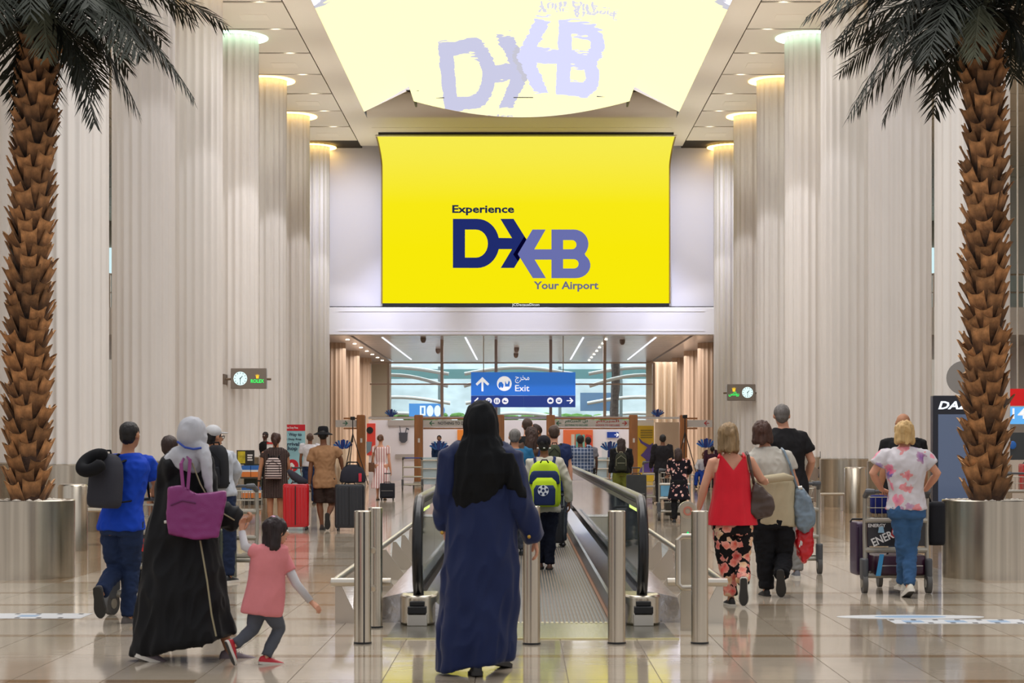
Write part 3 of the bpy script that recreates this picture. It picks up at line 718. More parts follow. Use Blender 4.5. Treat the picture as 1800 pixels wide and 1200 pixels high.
palm(1722, 1738, YP, [(1487, 212, -.1, .75), (1560, 205, .3, .4), (1524, 175, .6, .5), (1444, 40, 0, .75), (1663, 148, .4, .1), (1795, 117, -.3, .3), (1640, 95, .5, .3), (1850, 160, .3, .5), (1500, 100, .9, .5), (1760, 100, .6, .2), (1580, 120, -.6, .4)],
     'tall palm at the right with brown trunk and dark drooping fronds', 'round brushed steel planter at the right holding the palm', 5, .515)

# ---------------------------------------------------------------- exit sign
Yx = 70.6; k = Yx/F
sg = thing('exit_sign', 'blue hanging exit sign with white arrow and pictograms', 'sign', (XX(920, Yx), Yx, ZZ(716, Yx)))
MB().bb(XX(828, Yx), XX(1011.5, Yx), Yx, Yx+.14, ZZ(695, Yx), ZZ(654, Yx)).build('upper_panel', m_blue, sg, smooth=0)
MB().bb(XX(828, Yx), XX(1011.5, Yx), Yx, Yx+.14, ZZ(715.5, Yx), ZZ(695.3, Yx)).build('lower_panel', m_navy, sg, smooth=0)
for px in (850, 990): MB().tube([(XX(px, Yx), Yx+.07, ZZ(654, Yx)), (XX(px, Yx), Yx+.07, zl0+.1)], .02, 6).build('hanger', m_steel_l, sg)
Z = lambda py: ZZ(py, Yx)
def up_arrow(cx, cy, s, px_, rot=0, y=Yx-.012, name='arrow', m=m_signw, kk=None, parent=None):
    pts = [(-.13, -1), (.13, -1), (.13, .35), (.75, -.2), (.95, .05), (0, 1), (-.95, .05), (-.75, -.2), (-.13, .35)]
    c, q = math.cos(rot), math.sin(rot)
    pts = [(a*c-b*q, a*q+b*c) for a, b in pts]
    return shape2d([pts], (XX(cx, y), y, ZZ(cy, y)), s*(kk or k), m, parent or sg, name)
up_arrow(848, 675, 12.5, 0); up_arrow(840, 704.5, 6.5, 0, PI/2.0); up_arrow(1002, 704, 6, 0, -PI/2)
def pict(cx, cy, r, kind):
    o = (XX(cx, Yx), Yx-.012, Z(cy)); shape2d([disc(0, 0, 1)], o, r*k, m_signw, sg, 'pictogram')
    o2 = (o[0], Yx-.02, o[2]); dm = m_navy if r < 8 else m_blue
    if kind == 'car':
        shape2d([[(-.8, -.4), (-.1, -.4), (-.1, -.05), (-.22, 0), (-.3, .22), (-.65, .22), (-.75, 0), (-.8, -.05)]], o2, r*k, dm, sg, 'glyph')
        shape2d([[(.08, -.4), (.12, .4), (.3, -.05), (.45, -.05), (.6, .45), (.75, .2), (.7, -.4)]], o2, r*k, dm, sg, 'glyph')
        for u in (-.62, -.28): shape2d([disc(u, -.45, .13)], o2, r*k, dm, sg, 'glyph')
    elif kind == 'wc':
        for u in (-.36, .36): shape2d([[(u-.16, -.6), (u+.16, -.6), (u+.18, .3), (u-.18, .3)], disc(u, .52, .15, 10)], o2, r*k, dm, sg, 'glyph')
    elif kind == 'bag': shape2d([[(-.55, -.4), (.55, -.4), (.55, .25), (.2, .25), (.2, .45), (-.2, .45), (-.2, .25), (-.55, .25)]], o2, r*k, dm, sg, 'glyph')
    elif kind == 'hill': shape2d([[(-.6, -.35), (.6, -.35), (.35, .1), (.1, -.1), (-.2, .35), (-.5, .1)]], o2, r*k, dm, sg, 'glyph')
    else: shape2d([[(-.5, -.4), (.5, -.4), (.5, .4), (-.5, .4)], [(-.3, 0), (.3, 0), (.3, .25), (-.3, .25)]], o2, r*k, dm, sg, 'glyph')
pict(886.5, 674, 13, 'car'); pict(859, 704.5, 5.6, 'bus'); pict(873.5, 704.5, 5.6, 'wc'); pict(888, 704.5, 5.6, 'hill'); pict(967.5, 704, 5.6, 'bag'); pict(982.5, 704, 5.6, 'bus')
text('Exit', (XX(918, Yx), Yx-.012, Z(682)), 15.5*k, m_signw, sg, bold=.008, width=25*k)
text('\uFE9D\uFEAE\uFEA8\uFEE3', (XX(918, Yx), Yx-.012, Z(666.5)), 14*k, m_signw, sg, bold=.006, width=25*k)
MB().bb(XX(920.3, Yx), XX(920.9, Yx), Yx-.01, Yx, Z(715), Z(696)).bb(XX(848, Yx), XX(848.5, Yx), Yx-.01, Yx, Z(715), Z(696)).bb(XX(992, Yx), XX(992.5, Yx), Yx-.01, Yx, Z(715), Z(696)).build('divider', mat('pale_navy', (60, 90, 150), .5), sg, smooth=0)

# ---------------------------------------------------------------- clocks
m_cface = emat('clock_face_lit', (222, 246, 244), 1.15); m_cbox = mat('clock_box', (136, 126, 116), .35, .5)
m_hand = mat('clock_hand', (50, 70, 80), .4); m_green = emat('green_letters', (70, 255, 110), 1.1); m_gold = emat('gold_crown', (255, 205, 60), 1.1)
def clock(x0, x1, y0, y1, cx, cy, r, Y, tx, ty, word, lab, arm0, arm1, plate):
    k = Y/F; t = thing('clock_sign', lab, 'clock', (XX((x0+x1)/2, Y), Y, ZZ(y1, Y)))
    MB().bb(XX(x0, Y), XX(x1, Y), Y, Y+.16, ZZ(y1, Y), ZZ(y0, Y)).build('housing', m_cbox, t, smooth=0, bev=.01)
    zc = ZZ((y0+y1)/2+1, Y)
    MB().tube([(XX(arm0, Y), Y+.08, zc), (XX(arm1, Y), Y+.08, zc)], .028, 10).build('mounting_tube', mat('bracket_bronze', (118, 100, 84), .4, .7), t)
    MB().bb(XX(plate-1.2, Y), XX(plate+1.2, Y), Y+.0, Y+.6, zc-9*k, zc+9*k).build('wall_plate', mat('bracket_bronze', (118, 100, 84), .4, .7), t, smooth=0)
    o = lambda d: Vector((XX(cx, Y), Y-d, ZZ(cy, Y)))
    shape2d([disc(0, 0, 1, 32)], o(.006), r*k, m_cface, t, 'dial')
    for h in range(12):
        a = h*PI/6; c, s = math.cos(a), math.sin(a)
        q = [(-.045, .72), (.045, .72), (.045, .88), (-.045, .88)]
        shape2d([[(u*c+v*s, -u*s+v*c) for u, v in q]], o(.011), r*k, m_hand, t, 'hour_mark')
    for (a, L, w) in ((PI/4.2, .5, .07), (PI*1.0, .8, .05)):
        c, s = math.cos(a), math.sin(a); q = [(-w, -.12), (w, -.12), (w*.6, L), (-w*.6, L)]
        shape2d([[(u*c+v*s, -u*s+v*c) for u, v in q]], o(.016), r*k, m_hand, t, 'clock_hand')
    text(word, (XX(tx, Y), Y-.008, ZZ(ty, Y)), 8.6*k, m_green, t, bold=.03, width=(x1-x0)*.37*k)
    shape2d([[(-.55, -1), (.55, -1), (.6, -.2), (1, .75), (.5, .1), (.45, .95), (.12, .15), (0, 1.1), (-.12, .15), (-.45, .95), (-.5, .1), (-1, .75), (-.6, -.2)]], (XX(tx, Y), Y-.008, ZZ(ty-8.5, Y)), 4*k, m_gold, t, 'crown_emblem')
clock(405.5, 468.5, 647, 683, 422.5, 665, 12, 49.2, 452.5, 669.5, 'ROLEX', 'lit clock sign with green lettering on the left columns', 395, 476, 392.5)
clock(1278, 1328, 675, 704, 1314, 689.5, 9.6, 61.2, 1290, 692.5, '\uFEB2\uFEDC\uFEDF\uFEED\uFEAD', 'lit clock sign with green lettering on the right columns', 1272, 1336, 1337)

# ---------------------------------------------------------------- customs gates: wooden posts and sign boards
YGt = 67.6; kg = YGt/F
m_board = mat('white_board', (206, 202, 200), .4); m_gtx = mat('green_print', (30, 110, 80), .5); m_rtx = mat('red_print', (180, 50, 46), .5); m_ktx = mat('dark_print', (60, 64, 70), .5)
def wpost(px, w=15, py=729, lab=''):
    x = XX(px, YGt); t = thing('wooden_post', lab, 'post', (x, YGt, 0), 'wooden gate posts')
    MB().bb(x-w*kg/2, x+w*kg/2, YGt-.15, YGt+.15, 0.05, ZZ(py, YGt)).build('shaft', m_wood, t, smooth=0, bev=.03)
    MB().bb(x-w*kg/2-.02, x+w*kg/2+.02, YGt-.17, YGt+.17, 0, .12).build('foot', m_steel, t, smooth=0)
    MB().bb(x-.02, x+.05, YGt-.165, YGt-.14, 1.5, 1.65).build('switch_plate', m_white, t, smooth=0)
for px, lab in ((635, 'wooden gate post left of the pink striped dress'), (736, 'wooden gate post right of the pink striped dress'), (879, 'wooden gate post just right of the black headscarf'),
                (968, 'wooden gate post behind the navy shirt man, under the exit sign'), (1113, 'wooden gate post beside the yellow poster'), (1201, 'wooden gate post behind the floral dress')):
    wpost(px, 15 if px < 1200 else 13, 729, lab)
def board(x0, x1, texts, arrows, lab, arms):
    t = thing('sign_board', lab, 'sign', (XX((x0+x1)/2, YGt), YGt, ZZ(750, YGt)), 'gate sign boards')
    MB().bb(XX(x0, YGt), XX(x1, YGt), YGt-.05, YGt+.05, ZZ(750.5, YGt), ZZ(738, YGt)).build('board', m_board, t, smooth=0)
    for py in (735, 752.5): MB().bb(XX(arms[0], YGt), XX(arms[1], YGt), YGt-.03, YGt+.03, ZZ(py+1.6, YGt), ZZ(py-1.2, YGt)).build('cross_arm', m_wood, t, smooth=0)
    for s, px, py, w, m, sz in texts: text(s, (XX(px, YGt), YGt-.06, ZZ(py, YGt)), sz*kg, m, t, bold=.02, width=w*kg)
    for px, rot, m in arrows: up_arrow(px, 743.5, 4.6, 0, rot, YGt-.07, 'arrow', m, kg, t)
board(590, 627, [], [(607, -PI/2, m_gtx)], 'white sign board with green right arrow at the far left', (604, 627))
board(744, 832, [('NOTHING TO DECLARE', 803, 743.5, 66, m_ktx, 7.5)], [(759, PI/2, m_gtx)], 'white sign board with green left arrow and dark capitals', (744, 872))
board(976, 1044, [('\uFEE1\uFE8D\uFEDB\uFEAE\uFE91\uFEE4\uFEDF\uFE8D \uFEF1\uFE8D', 1013, 740.8, 40, m_gtx, 5), ('NOTHING TO DECLARE', 1013, 747, 40, m_gtx, 4.6)], [(982, PI/2, m_gtx)], 'white sign board with green left arrow and small green print', (976, 1044))
board(1044, 1106, [('\uFEE1\uFE8D\uFEDB\uFEAE\uFE91\uFEE4\uFEDF\uFE8D', 1068, 740.8, 40, m_rtx, 5), ('GOODS TO DECLARE', 1068, 747, 42, m_rtx, 4.6)], [(1098, -PI/2, m_rtx)], 'white sign board with red right arrow and small red print', (1044, 1106))
board(1207, 1252, [], [(1242, PI/2, m_rtx)], 'white sign board with red left arrow at the far right', (1207, 1226))
# header beam
MB().bb(XX(648, 72.6), XX(1195, 72.6), 72.5, 72.7, ZZ(736, 72.6), ZZ(732.5, 72.6)).build('trim_4', m_white, smooth=0, kind='structure')
# eagle emblems on glass stands
m_e1 = mat('emblem_navy', (26, 50, 128), .4); m_e2 = mat('emblem_blue', (40, 110, 190), .4); m_e3 = mat('emblem_silver', (196, 190, 180), .4)
def eagle(px, py, s, Y, lab, tail=True, stand=True):
    k = s*Y/F; o = P(px, py, Y); t = thing('eagle_emblem', lab, 'emblem', o, 'blue eagle emblems')
    for sx in (-1, 1):
        for i, (a, L) in enumerate(((94, 1.0), (74, .98), (54, .92), (32, .8))):
            a = math.radians(a); dx, dy = math.cos(a), math.sin(a); bx, by = .26+.06*i, -.45+.02*i
            pts = [(sx*(bx-dy*.09), by+dx*.09), (sx*(bx+dx*L-dy*.17), by+dy*L+dx*.17), (sx*(bx+dx*(L+.12)+dy*.08), by+dy*(L+.12)-dx*.08), (sx*(bx+dy*.09), by-dx*.09)]
            shape2d([pts], o-Vector((0, .01*i, 0)), k, m_e1 if (sx < 0) != (i % 2 == 1) else m_e2, t, 'feather')
    shape2d([[(-.3, .1), (-.12, .62), (.05, .75), (.32, .6), (.1, .5), (.2, 0), (.1, -.5), (-.2, -.5)]], o-Vector((0, .06, 0)), k, m_e1, t, 'head')
    if tail: shape2d([[(-.28, -.5), (.28, -.5), (.36, -1.9), (-.3, -1.9)]], o-Vector((0, .02, 0)), k, m_e1, t, 'tail')
    if not tail and py < 740: MB().bb(o.x-.08, o.x+.08, Y-.06, Y+.06, ZZ(732.4, Y), o.z-.3*k).build('base', m_e1, t, smooth=0)
    if stand: MB().bb(o.x-14*Y/F, o.x+14*Y/F, Y+.05, Y+.08, 0, o.z+9*Y/F).build('glass_stand', m_glass, t, smooth=0)
eagle(688, 725.5, 9.5, 72.6, 'small blue eagle emblem above the beam, left', False, False)
eagle(1156, 725.5, 9.5, 72.6, 'small blue eagle emblem above the beam, right', False, False)
eagle(603, 782, 14, 69.9, 'blue eagle emblem behind the tripod at the left', False)
eagle(772, 784, 14, 67.9, 'blue eagle emblem before the man in blue', False)
eagle(1072, 785, 14, 67.9, 'blue eagle emblem left of the olive backpack woman')
eagle(1241, 780, 14, 69.9, 'blue eagle emblem at the right beside the column', False)
# white partition, posters, desk
YR = 75.5
wp = MB().bb(XX(648, YR), XX(1110, YR), YR, YR+.15, 0, ZZ(738, YR)).build('wall_partition', mat('white_partition', (226, 220, 222), .5), smooth=0, kind='structure')
def poster(x0, x1, y0, y1, Y, m, lab, name='poster', d=.06, cat='poster'):
    if Y >= 75: Y = 75.5; d = .05


    t = thing(name, lab, cat, (XX((x0+x1)/2, Y), Y, ZZ(y1, Y))); MB().bb(XX(x0, Y), XX(x1, Y), Y-d, Y, ZZ(y1, Y), ZZ(y0, Y)).build('sheet', m, t, smooth=0); return t
t = poster(645, 660, 744, 800, 75.2, mat('poster_red', (226, 70, 56), .5), 'red poster beside the left wooden post')
shape2d([disc(0, 0, 1)], P(650, 756, 75.43), 6*75/F, m_dark, t, 'spot')
shape2d([[(-8, -10), (0, -4), (2, 12), (-8, 12)]], P(652, 788, 75.43), 75/F, mat('poster_grey', (120, 140, 150), .5), t, 'figure_print')
t = poster(990, 1042, 755, 786, 75.2, mat('poster_orange', (226, 110, 60), .5), 'orange and red picture behind the plaid shirt man')
for (a, b, m) in ((-12, -6, (200, 190, 170)), (-4, 4, (90, 160, 150)), (8, 12, (110, 170, 150)), (14, 24, (206, 60, 50))): shape2d([[(a, -15), (b, -15), (b, 6+(a % 7)), (a, 8)]], P(1016, 771, 75.43), 75/F, mat(f'print_{a}', m, .5), t, 'colour_block')
t = poster(804, 816, 755, 777, 75.2, mat('poster_amber', (236, 140, 50), .5), 'narrow amber poster behind the headscarf')
t = poster(682, 762, 738, 748, 75.1, mat('sign_grey', (170, 160, 152), .5), 'grey header board over the white wall with cooking pot picture'); 
t = thing('wall_picture', 'dark pot picture on the white wall behind the pink striped dress', 'picture', P(709, 768, 75.45))
shape2d([[(-8, 8), (8, 8), (7, -6), (3, -10), (-3, -10), (-7, -6)], ], P(709, 768, 75.45), 75/F, mat('print_charcoal', (74, 74, 82), .5), t, 'pot')
shape2d([[(-7, 20), (-6, 20), (-4, 8), (-5.5, 8)], [(4, 6), (6, 14), (10, 12), (10, 15), (5, 17), (3, 8)]], P(709, 768, 75.45), 75/F, mat('print_charcoal', (74, 74, 82), .5), t, 'handles')
t = poster(695, 735, 798, 806, 75.0, mat('sign_grey', (170, 160, 152), .5), 'grey stepped shelf band on the white wall')
t = poster(1119, 1149, 748, 846, 73.5, mat('poster_yellow', (222, 182, 32), .5), 'tall yellow poster with purple bird beside the wooden post')
shape2d([[(-12, -40), (2, -18), (-8, -10), (-12, -14), (-2, -4), (4, 4), (-8, 12), (-12, 22), (-4, 14), (8, 8), (14, 12), (15, -40)]], P(1134, 790, 73.4), 73.4/F, mat('print_purple', (92, 70, 140), .5), t, 'bird_print')
for i in range(4): MB().bb(XX(1126, 73.4), XX(1147, 73.4), 73.41, 73.44, ZZ(757+i*4.2, 73.4), ZZ(755.2+i*4.2, 73.4)).build('print_line', mat('print_olive', (140, 120, 40), .5), t, smooth=0)
t = poster(1067, 1087, 759, 769, 75.2, m_navy, 'small navy arrow sign above the blue eagle', 'arrow_sign', cat='sign'); up_arrow(1084, 764, 4, 0, -PI/2, 75.4, 'arrow', m_signw, 75/F, t)
poster(1120, 1149, 738, 846, 73.62, m_white, 'white head of the tall yellow poster')
poster(1150, 1193, 742, 850, 74, mat('beige_wall', (200, 176, 148), .5), 'plain beige partition right of the yellow poster', 'partition', .2, 'partition')
# glass barriers low in front
for i, (x0, x1) in enumerate(((740, 800), (1036, 1100))):
    g = thing('glass_barrier', f'low glass barrier with steel rails, {"left" if i == 0 else "right"} of the walkway end', 'barrier', (XX(x0, 64), 64, 0), 'glass barriers')
    MB().bb(XX(x0, 64), XX(x1, 64), 64, 64.03, .1, 1.0).build('glass_pane', mat('frosted_glass', (196, 216, 226), .3, spec=.6), g, smooth=0)
    for z in (.3, .62, .9): MB().tube([(XX(x0, 64), 63.9, z), (XX(x1, 64), 63.9, z)], .025, 8).build('rail', m_rail, g)
    for x in (x0+2, (x0+x1)/2, x1-2): MB().tube([(XX(x, 64), 63.95, 0), (XX(x, 64), 63.95, 1.0)], .03, 8).build('post', m_rail, g)
# tripods
def tripod(px, pt, pb, Y, lab, head=True):
    x = XX(px, Y); t = thing('tripod', lab, 'tripod', (x, Y, 0), 'tripod stands'); zt = ZZ(pt, Y); za = ZZ(pt+24, Y)
    MB().tube([(x, Y, za-.3), (x, Y, zt)], .018, 8).build('pole', m_dark, t)
    for a in (.3, 2.4, 4.5): MB().tube([(x, Y, za), (x+.55*math.cos(a), Y+.55*math.sin(a), .02)], .016, 8).build('leg', m_dark, t)
    if head: MB().box((x, Y, zt+.06), (.16, .12, .12)).build('camera_head', m_dark, t, bev=.02)
tripod(620, 738, 860, 66.5, 'black tripod with camera head before the left wooden post')
tripod(1204, 735, 860, 66.3, 'black tripod before the right wooden post')

for i, (px, py, Y, w) in enumerate(((744, 602, 71.5, 'left'), (770, 625, 80, 'farther left'), (908, 622, 79, 'middle'), (907, 631, 84, 'farthest'), (1094, 607, 73, 'right'))):
    z = zl0+.02; t = thing('dome_camera', f'small grey dome camera on the low ceiling, {w} one', 'camera', (XX(px, Y), Y, z), 'dome cameras'); MB().lathe((XX(px, Y), Y, 0), [(.10, z+.04), (.11, z-.02), (.10, z-.10), (.06, z-.17), (.01, z-.19)], 16).build('dome', mat('dome_grey', (120, 104, 92), .4), t)
# ================================================================ people
from mathutils import noise as mnoise
def solid(mb, vox, it=3, parent=None, folds=0, fs=6, fz=1.0, extra=None, fac=.5, seed=0, ft=1.5, ridge=1.0):
    """weld overlapping shapes into one continuous surface (voxel remesh + smoothing), with cloth folds along the normal"""
    me = mb.mesh('w', wloc(parent))
    def mods(o):
        r = o.modifiers.new('r', 'REMESH'); r.mode = 'VOXEL'; r.voxel_size = vox
        if it: s = o.modifiers.new('s', 'SMOOTH'); s.factor = fac; s.iterations = it
    me = evald(me, mods)
    if folds:
        nv = len(me.vertices); co = [0.0]*(nv*3); no = [0.0]*(nv*3)
        me.vertices.foreach_get('co', co); me.vertex_normals.foreach_get('vector', no)
        for i in range(nv):
            x, y, z = co[3*i:3*i+3]
            n1 = mnoise.noise((x*fs+seed+z*ft, y*fs, z*fs*fz+seed)); n2 = mnoise.noise((x*fs*2.1-z*ft, y*fs*2.1+seed, z*fs*2.0*fz)); d = folds*(.55+1.3*n1+.9*(.45-abs(n2)*2.2)*ridge)
            for k in range(3): co[3*i+k] += d*no[3*i+k]
        me.vertices.foreach_set('co', co)
    if extra is not None and extra.v:
        o = wloc(parent); bm = bmesh.new(); bm.from_mesh(me); k = len(bm.verts)
        vs = [bm.verts.new((a-o.x, b-o.y, c-o.z)) for a, b, c in extra.v]
        for f in extra.f:
            try: bm.faces.new([vs[i] for i in f])
            except ValueError: pass
        bmesh.ops.recalc_face_normals(bm, faces=bm.faces[:]); bm.to_mesh(me); bm.free()
    return me
def fabric(name, rgb, rough=.85, fn=None, bump=.15, var=.08, sheen=.0, bs=220):
    rgb = tuple(x*.91 for x in rgb)
    return mat(name, rgb, rough, var=var, vs=7, bump=bump, bs=bs, sheen=sheen, fn=fn, spec=.25)
def skinmat(name, rgb): return mat(name, rgb, .55, var=.06, vs=9, spec=.35)
def hairmat(name, rgb, var=.4): return mat(name, rgb, .5, var=var, vs=26, stretch=(1, 1, .12), bump=.5, bs=90, bstretch=(1, 1, .08), spec=.4)
def vnoise(N, sc, scale=(1,1,1), feat='F1', col=False):
    v = N.new('ShaderNodeTexVoronoi'); v.feature = feat; v.inputs['Scale'].default_value = sc; N.l.new(N.coord(scale), v.inputs['Vector']); return v
def floral(cols, sc=9, thr=.36, base=None):
    def fn(N, col):
        nz = N.noise(sc*1.6, N.coord(), 3, .6, out=1 if False else 0)
        tc = N.coord(); ad = N.n.new('ShaderNodeVectorMath'); ad.operation = 'MULTIPLY_ADD'
        cn = N.new('ShaderNodeTexNoise'); cn.inputs['Scale'].default_value = sc*2; N.l.new(tc, cn.inputs['Vector'])
        N.l.new(cn.outputs['Color'], ad.inputs[0]); ad.inputs[1].default_value = (.09*9/sc,)*3; N.l.new(tc, ad.inputs[2])
        v = N.new('ShaderNodeTexVoronoi'); v.inputs['Scale'].default_value = sc; N.l.new(ad.outputs[0], v.inputs['Vector'])
        sp = N.new('ShaderNodeSeparateColor'); N.l.new(v.outputs['Color'], sp.inputs[0])
        n = len(cols); petal = N.ramp(sp.outputs[0], [((i+.5)/n, lin(c)) for i, c in enumerate(cols)], 'CONSTANT')
        petal = N.mix(N.math('MULTIPLY', v.outputs['Distance'], .75), petal, lin((255, 225, 205)), 'MIX')
        keep = N.math('MULTIPLY', N.math('LESS_THAN', v.outputs['Distance'], thr), N.math('GREATER_THAN', sp.outputs[1], base or .3))
        return N.mix(keep, col, petal)
    return fn
def stripes(c2, freq, axis=2, duty=.5, axis2=None, c3=None):
    def fn(N, col):
        sep = N.new('ShaderNodeSeparateXYZ'); N.l.new(N.coord(), sep.inputs[0])
        m = N.math('GREATER_THAN', N.math('FRACT', N.math('MULTIPLY', sep.outputs[axis], freq)), duty)
        r = N.mix(m, col, lin(c2))
        if axis2 is not None:
            m2 = N.math('GREATER_THAN', N.math('FRACT', N.math('MULTIPLY', sep.outputs[axis2], freq)), duty)
            r = N.mix(m2, r, lin(c3 or c2))
        return r
    return fn
SK1 = skinmat('skin_light', (206, 150, 122)); SK2 = skinmat('skin_tan', (176, 124, 92)); SK3 = skinmat('skin_brown', (120, 78, 54)); SK4 = skinmat('skin_dark', (70, 46, 36))
m_eye = mat('eye_white', (225, 220, 214), .2); m_lip = mat('lip', (150, 80, 72), .4); m_pup = mat('pupil', (20, 14, 12), .2)
def ringp(c, a, b, ax, n=28, pw=2.3):
    c = Vector(c); ax = Vector((ax.x, ax.y, 0)).normalized(); ay = Vector((-ax.y, ax.x, 0)); out = []
    for j in range(n):
        t = 2*PI*j/n; ct, st = math.cos(t), math.sin(t)
        out.append(c+ax*a*math.copysign(abs(ct)**(2/pw), ct)+ay*b*math.copysign(abs(st)**(2/pw), st))
    return out
def hand(mb, fx, w, d, pn, ts, k=1.0, curl=.35):
    """palm into mb, five fingers into fx. w wrist, d finger direction, pn palm normal, ts thumb side"""
    d = Vector(d).normalized(); ts = Vector(ts); ts = (ts-d*ts.dot(d)).normalized(); pn0 = Vector(pn); pn = d.cross(ts)
    if pn.dot(pn0) < 0: pn = -pn
    rings = []
    for t, hw, hh in ((-.01, .026, .02), (.02, .034, .017), (.05, .042, .015), (.082, .041, .012)):
        c = w+d*t*k; rings.append([c+ts*hw*k*math.cos(a)+pn*hh*k*math.sin(a) for a in [2*PI*j/12 for j in range(12)]])
    mb.loft(rings)
    for i, (o, L) in enumerate(((.030, .066), (.010, .075), (-.010, .070), (-.029, .054))):
        p = w+d*.074*k+ts*o*k; dd = d.copy(); path = [p-d*.02*k, p]; ang = 0
        for j, f in enumerate((.45, .31, .24)):
            ang += curl*(1+.12*i)*(1.0 if j else .7); dd = d*math.cos(ang)+pn*math.sin(ang); path.append(path[-1]+dd*L*f*k)
        fx.tube(path, [.0098*k, .0096*k, .0088*k, .0078*k, .0058*k], 8)
    p = w+d*.022*k+ts*.026*k; d1 = (d*.62+ts*.7+pn*.35).normalized(); d2 = (d*.9+ts*.25+pn*.4).normalized()
    fx.tube([p-d1*.012*k, p+d1*.03*k, p+d1*.03*k+d2*.028*k, p+d1*.03*k+d2*.05*k], [.0135*k, .012*k, .0105*k, .008*k], 8)
def shoe(root, ank, yaw, pitch, k, m, msole, msoc=None, laces=False, side=0, hi=.0):
    """shoe built heel to toe, pitched about the ball: pitch>0 lifts the heel"""
    ank = Vector(ank); R = Matrix.Rotation(yaw, 3, 'Z') @ Matrix.Rotation(-pitch, 3, 'X')
    def T(x, y, z): return ank+R @ Vector((x*k, y*k, (z-.082)*k))
    rings = []
    for (y, w, h, z0) in ((-.072, .018, .05, .02), (-.06, .030, .078+hi, .018), (-.03, .035, .09+hi, .018), (.0, .036, .088, .018), (.04, .037, .076, .018), (.08, .041, .062, .018), (.12, .045, .050, .018), (.155, .041, .040, .018), (.185, .026, .030, .018), (.196, .010, .024, .018)):
        rings.append([T(w*math.cos(a)*(1 if math.sin(a) < 0 else .94), y, z0+(h-z0)*max(0, math.sin(a))**.8 if math.sin(a) > 0 else z0) for a in [2*PI*j/16 for j in range(16)]])
    s = MB().loft(rings).build('shoe', m, root, smooth=70)
    ol = [(-.074, .020), (-.062, .034), (-.02, .038), (.03, .037), (.08, .044), (.12, .049), (.155, .045), (.185, .030), (.2, .012)]
    pts = [(w, y) for y, w in ol]+[(-w, y) for y, w in ol[::-1]]
    MB().loft([[T(x, y, z) for x, y in pts] for z in (.0, .008, .026)]).build('sole', msole, s, smooth=50)
    if msole is m_solew: MB().loft([[T(x*.86, y*.95+.003, z) for x, y in pts] for z in (-.004, .001)]).build('outsole', m_outs, s, smooth=0)
    if laces:
        for q in range(4): MB().tube([T(-.02, .03+q*.018, .084-q*.0055), (T(0, .032+q*.018, .09-q*.0055)), T(.02, .03+q*.018, .084-q*.0055)], .0035*k, 5).build('lace', msole, s)
    return s
ZT = {'crotch': -.13, 'hip': 0, 'waist': .30, 'chest': .62, 'armpit': .78, 'shoulder': .91, 'neckbase': 1.0}
def torso_rings(J, H, ax, t=0, f0=-.13, f1=1.0, g=1.0, hemflare=0, gb=1.0):
    prof = [(-.30, .092, .068), (-.13, .092, .068), (0, .098, .070), (.14, .092, .066), (.30, .080, .060), (.45, .084, .062), (.62, .094, .068), (.78, .100, .067), (.88, .093, .056), (.94, .067, .046), (1.0, .044, .040), (1.05, .036, .037)]
    def at(f):
        for (a, b) in zip(prof, prof[1:]):
            if a[0] <= f <= b[0]+1e-6:
                u = (f-a[0])/(b[0]-a[0]); return a[1]+(b[1]-a[1])*u, a[2]+(b[2]-a[2])*u
        return prof[-1][1:]
    fs = sorted({f0, f1} | {p[0] for p in prof if f0 < p[0] < f1}); out = []
    for f in fs:
        a, b = at(f); c = J['hip'].lerp(J['neck'], f) if f >= 0 else J['hip']+Vector((0, 0, f*.32*H))
        gg = g if f < .8 else 1+(g-1)*.4
        fl = hemflare*max(0, (.15-f)) if f < .15 else 0
        out.append(ringp(c, (a*H*gg+t+fl), (b*H*gg*gb+t+fl), ax))
    return out
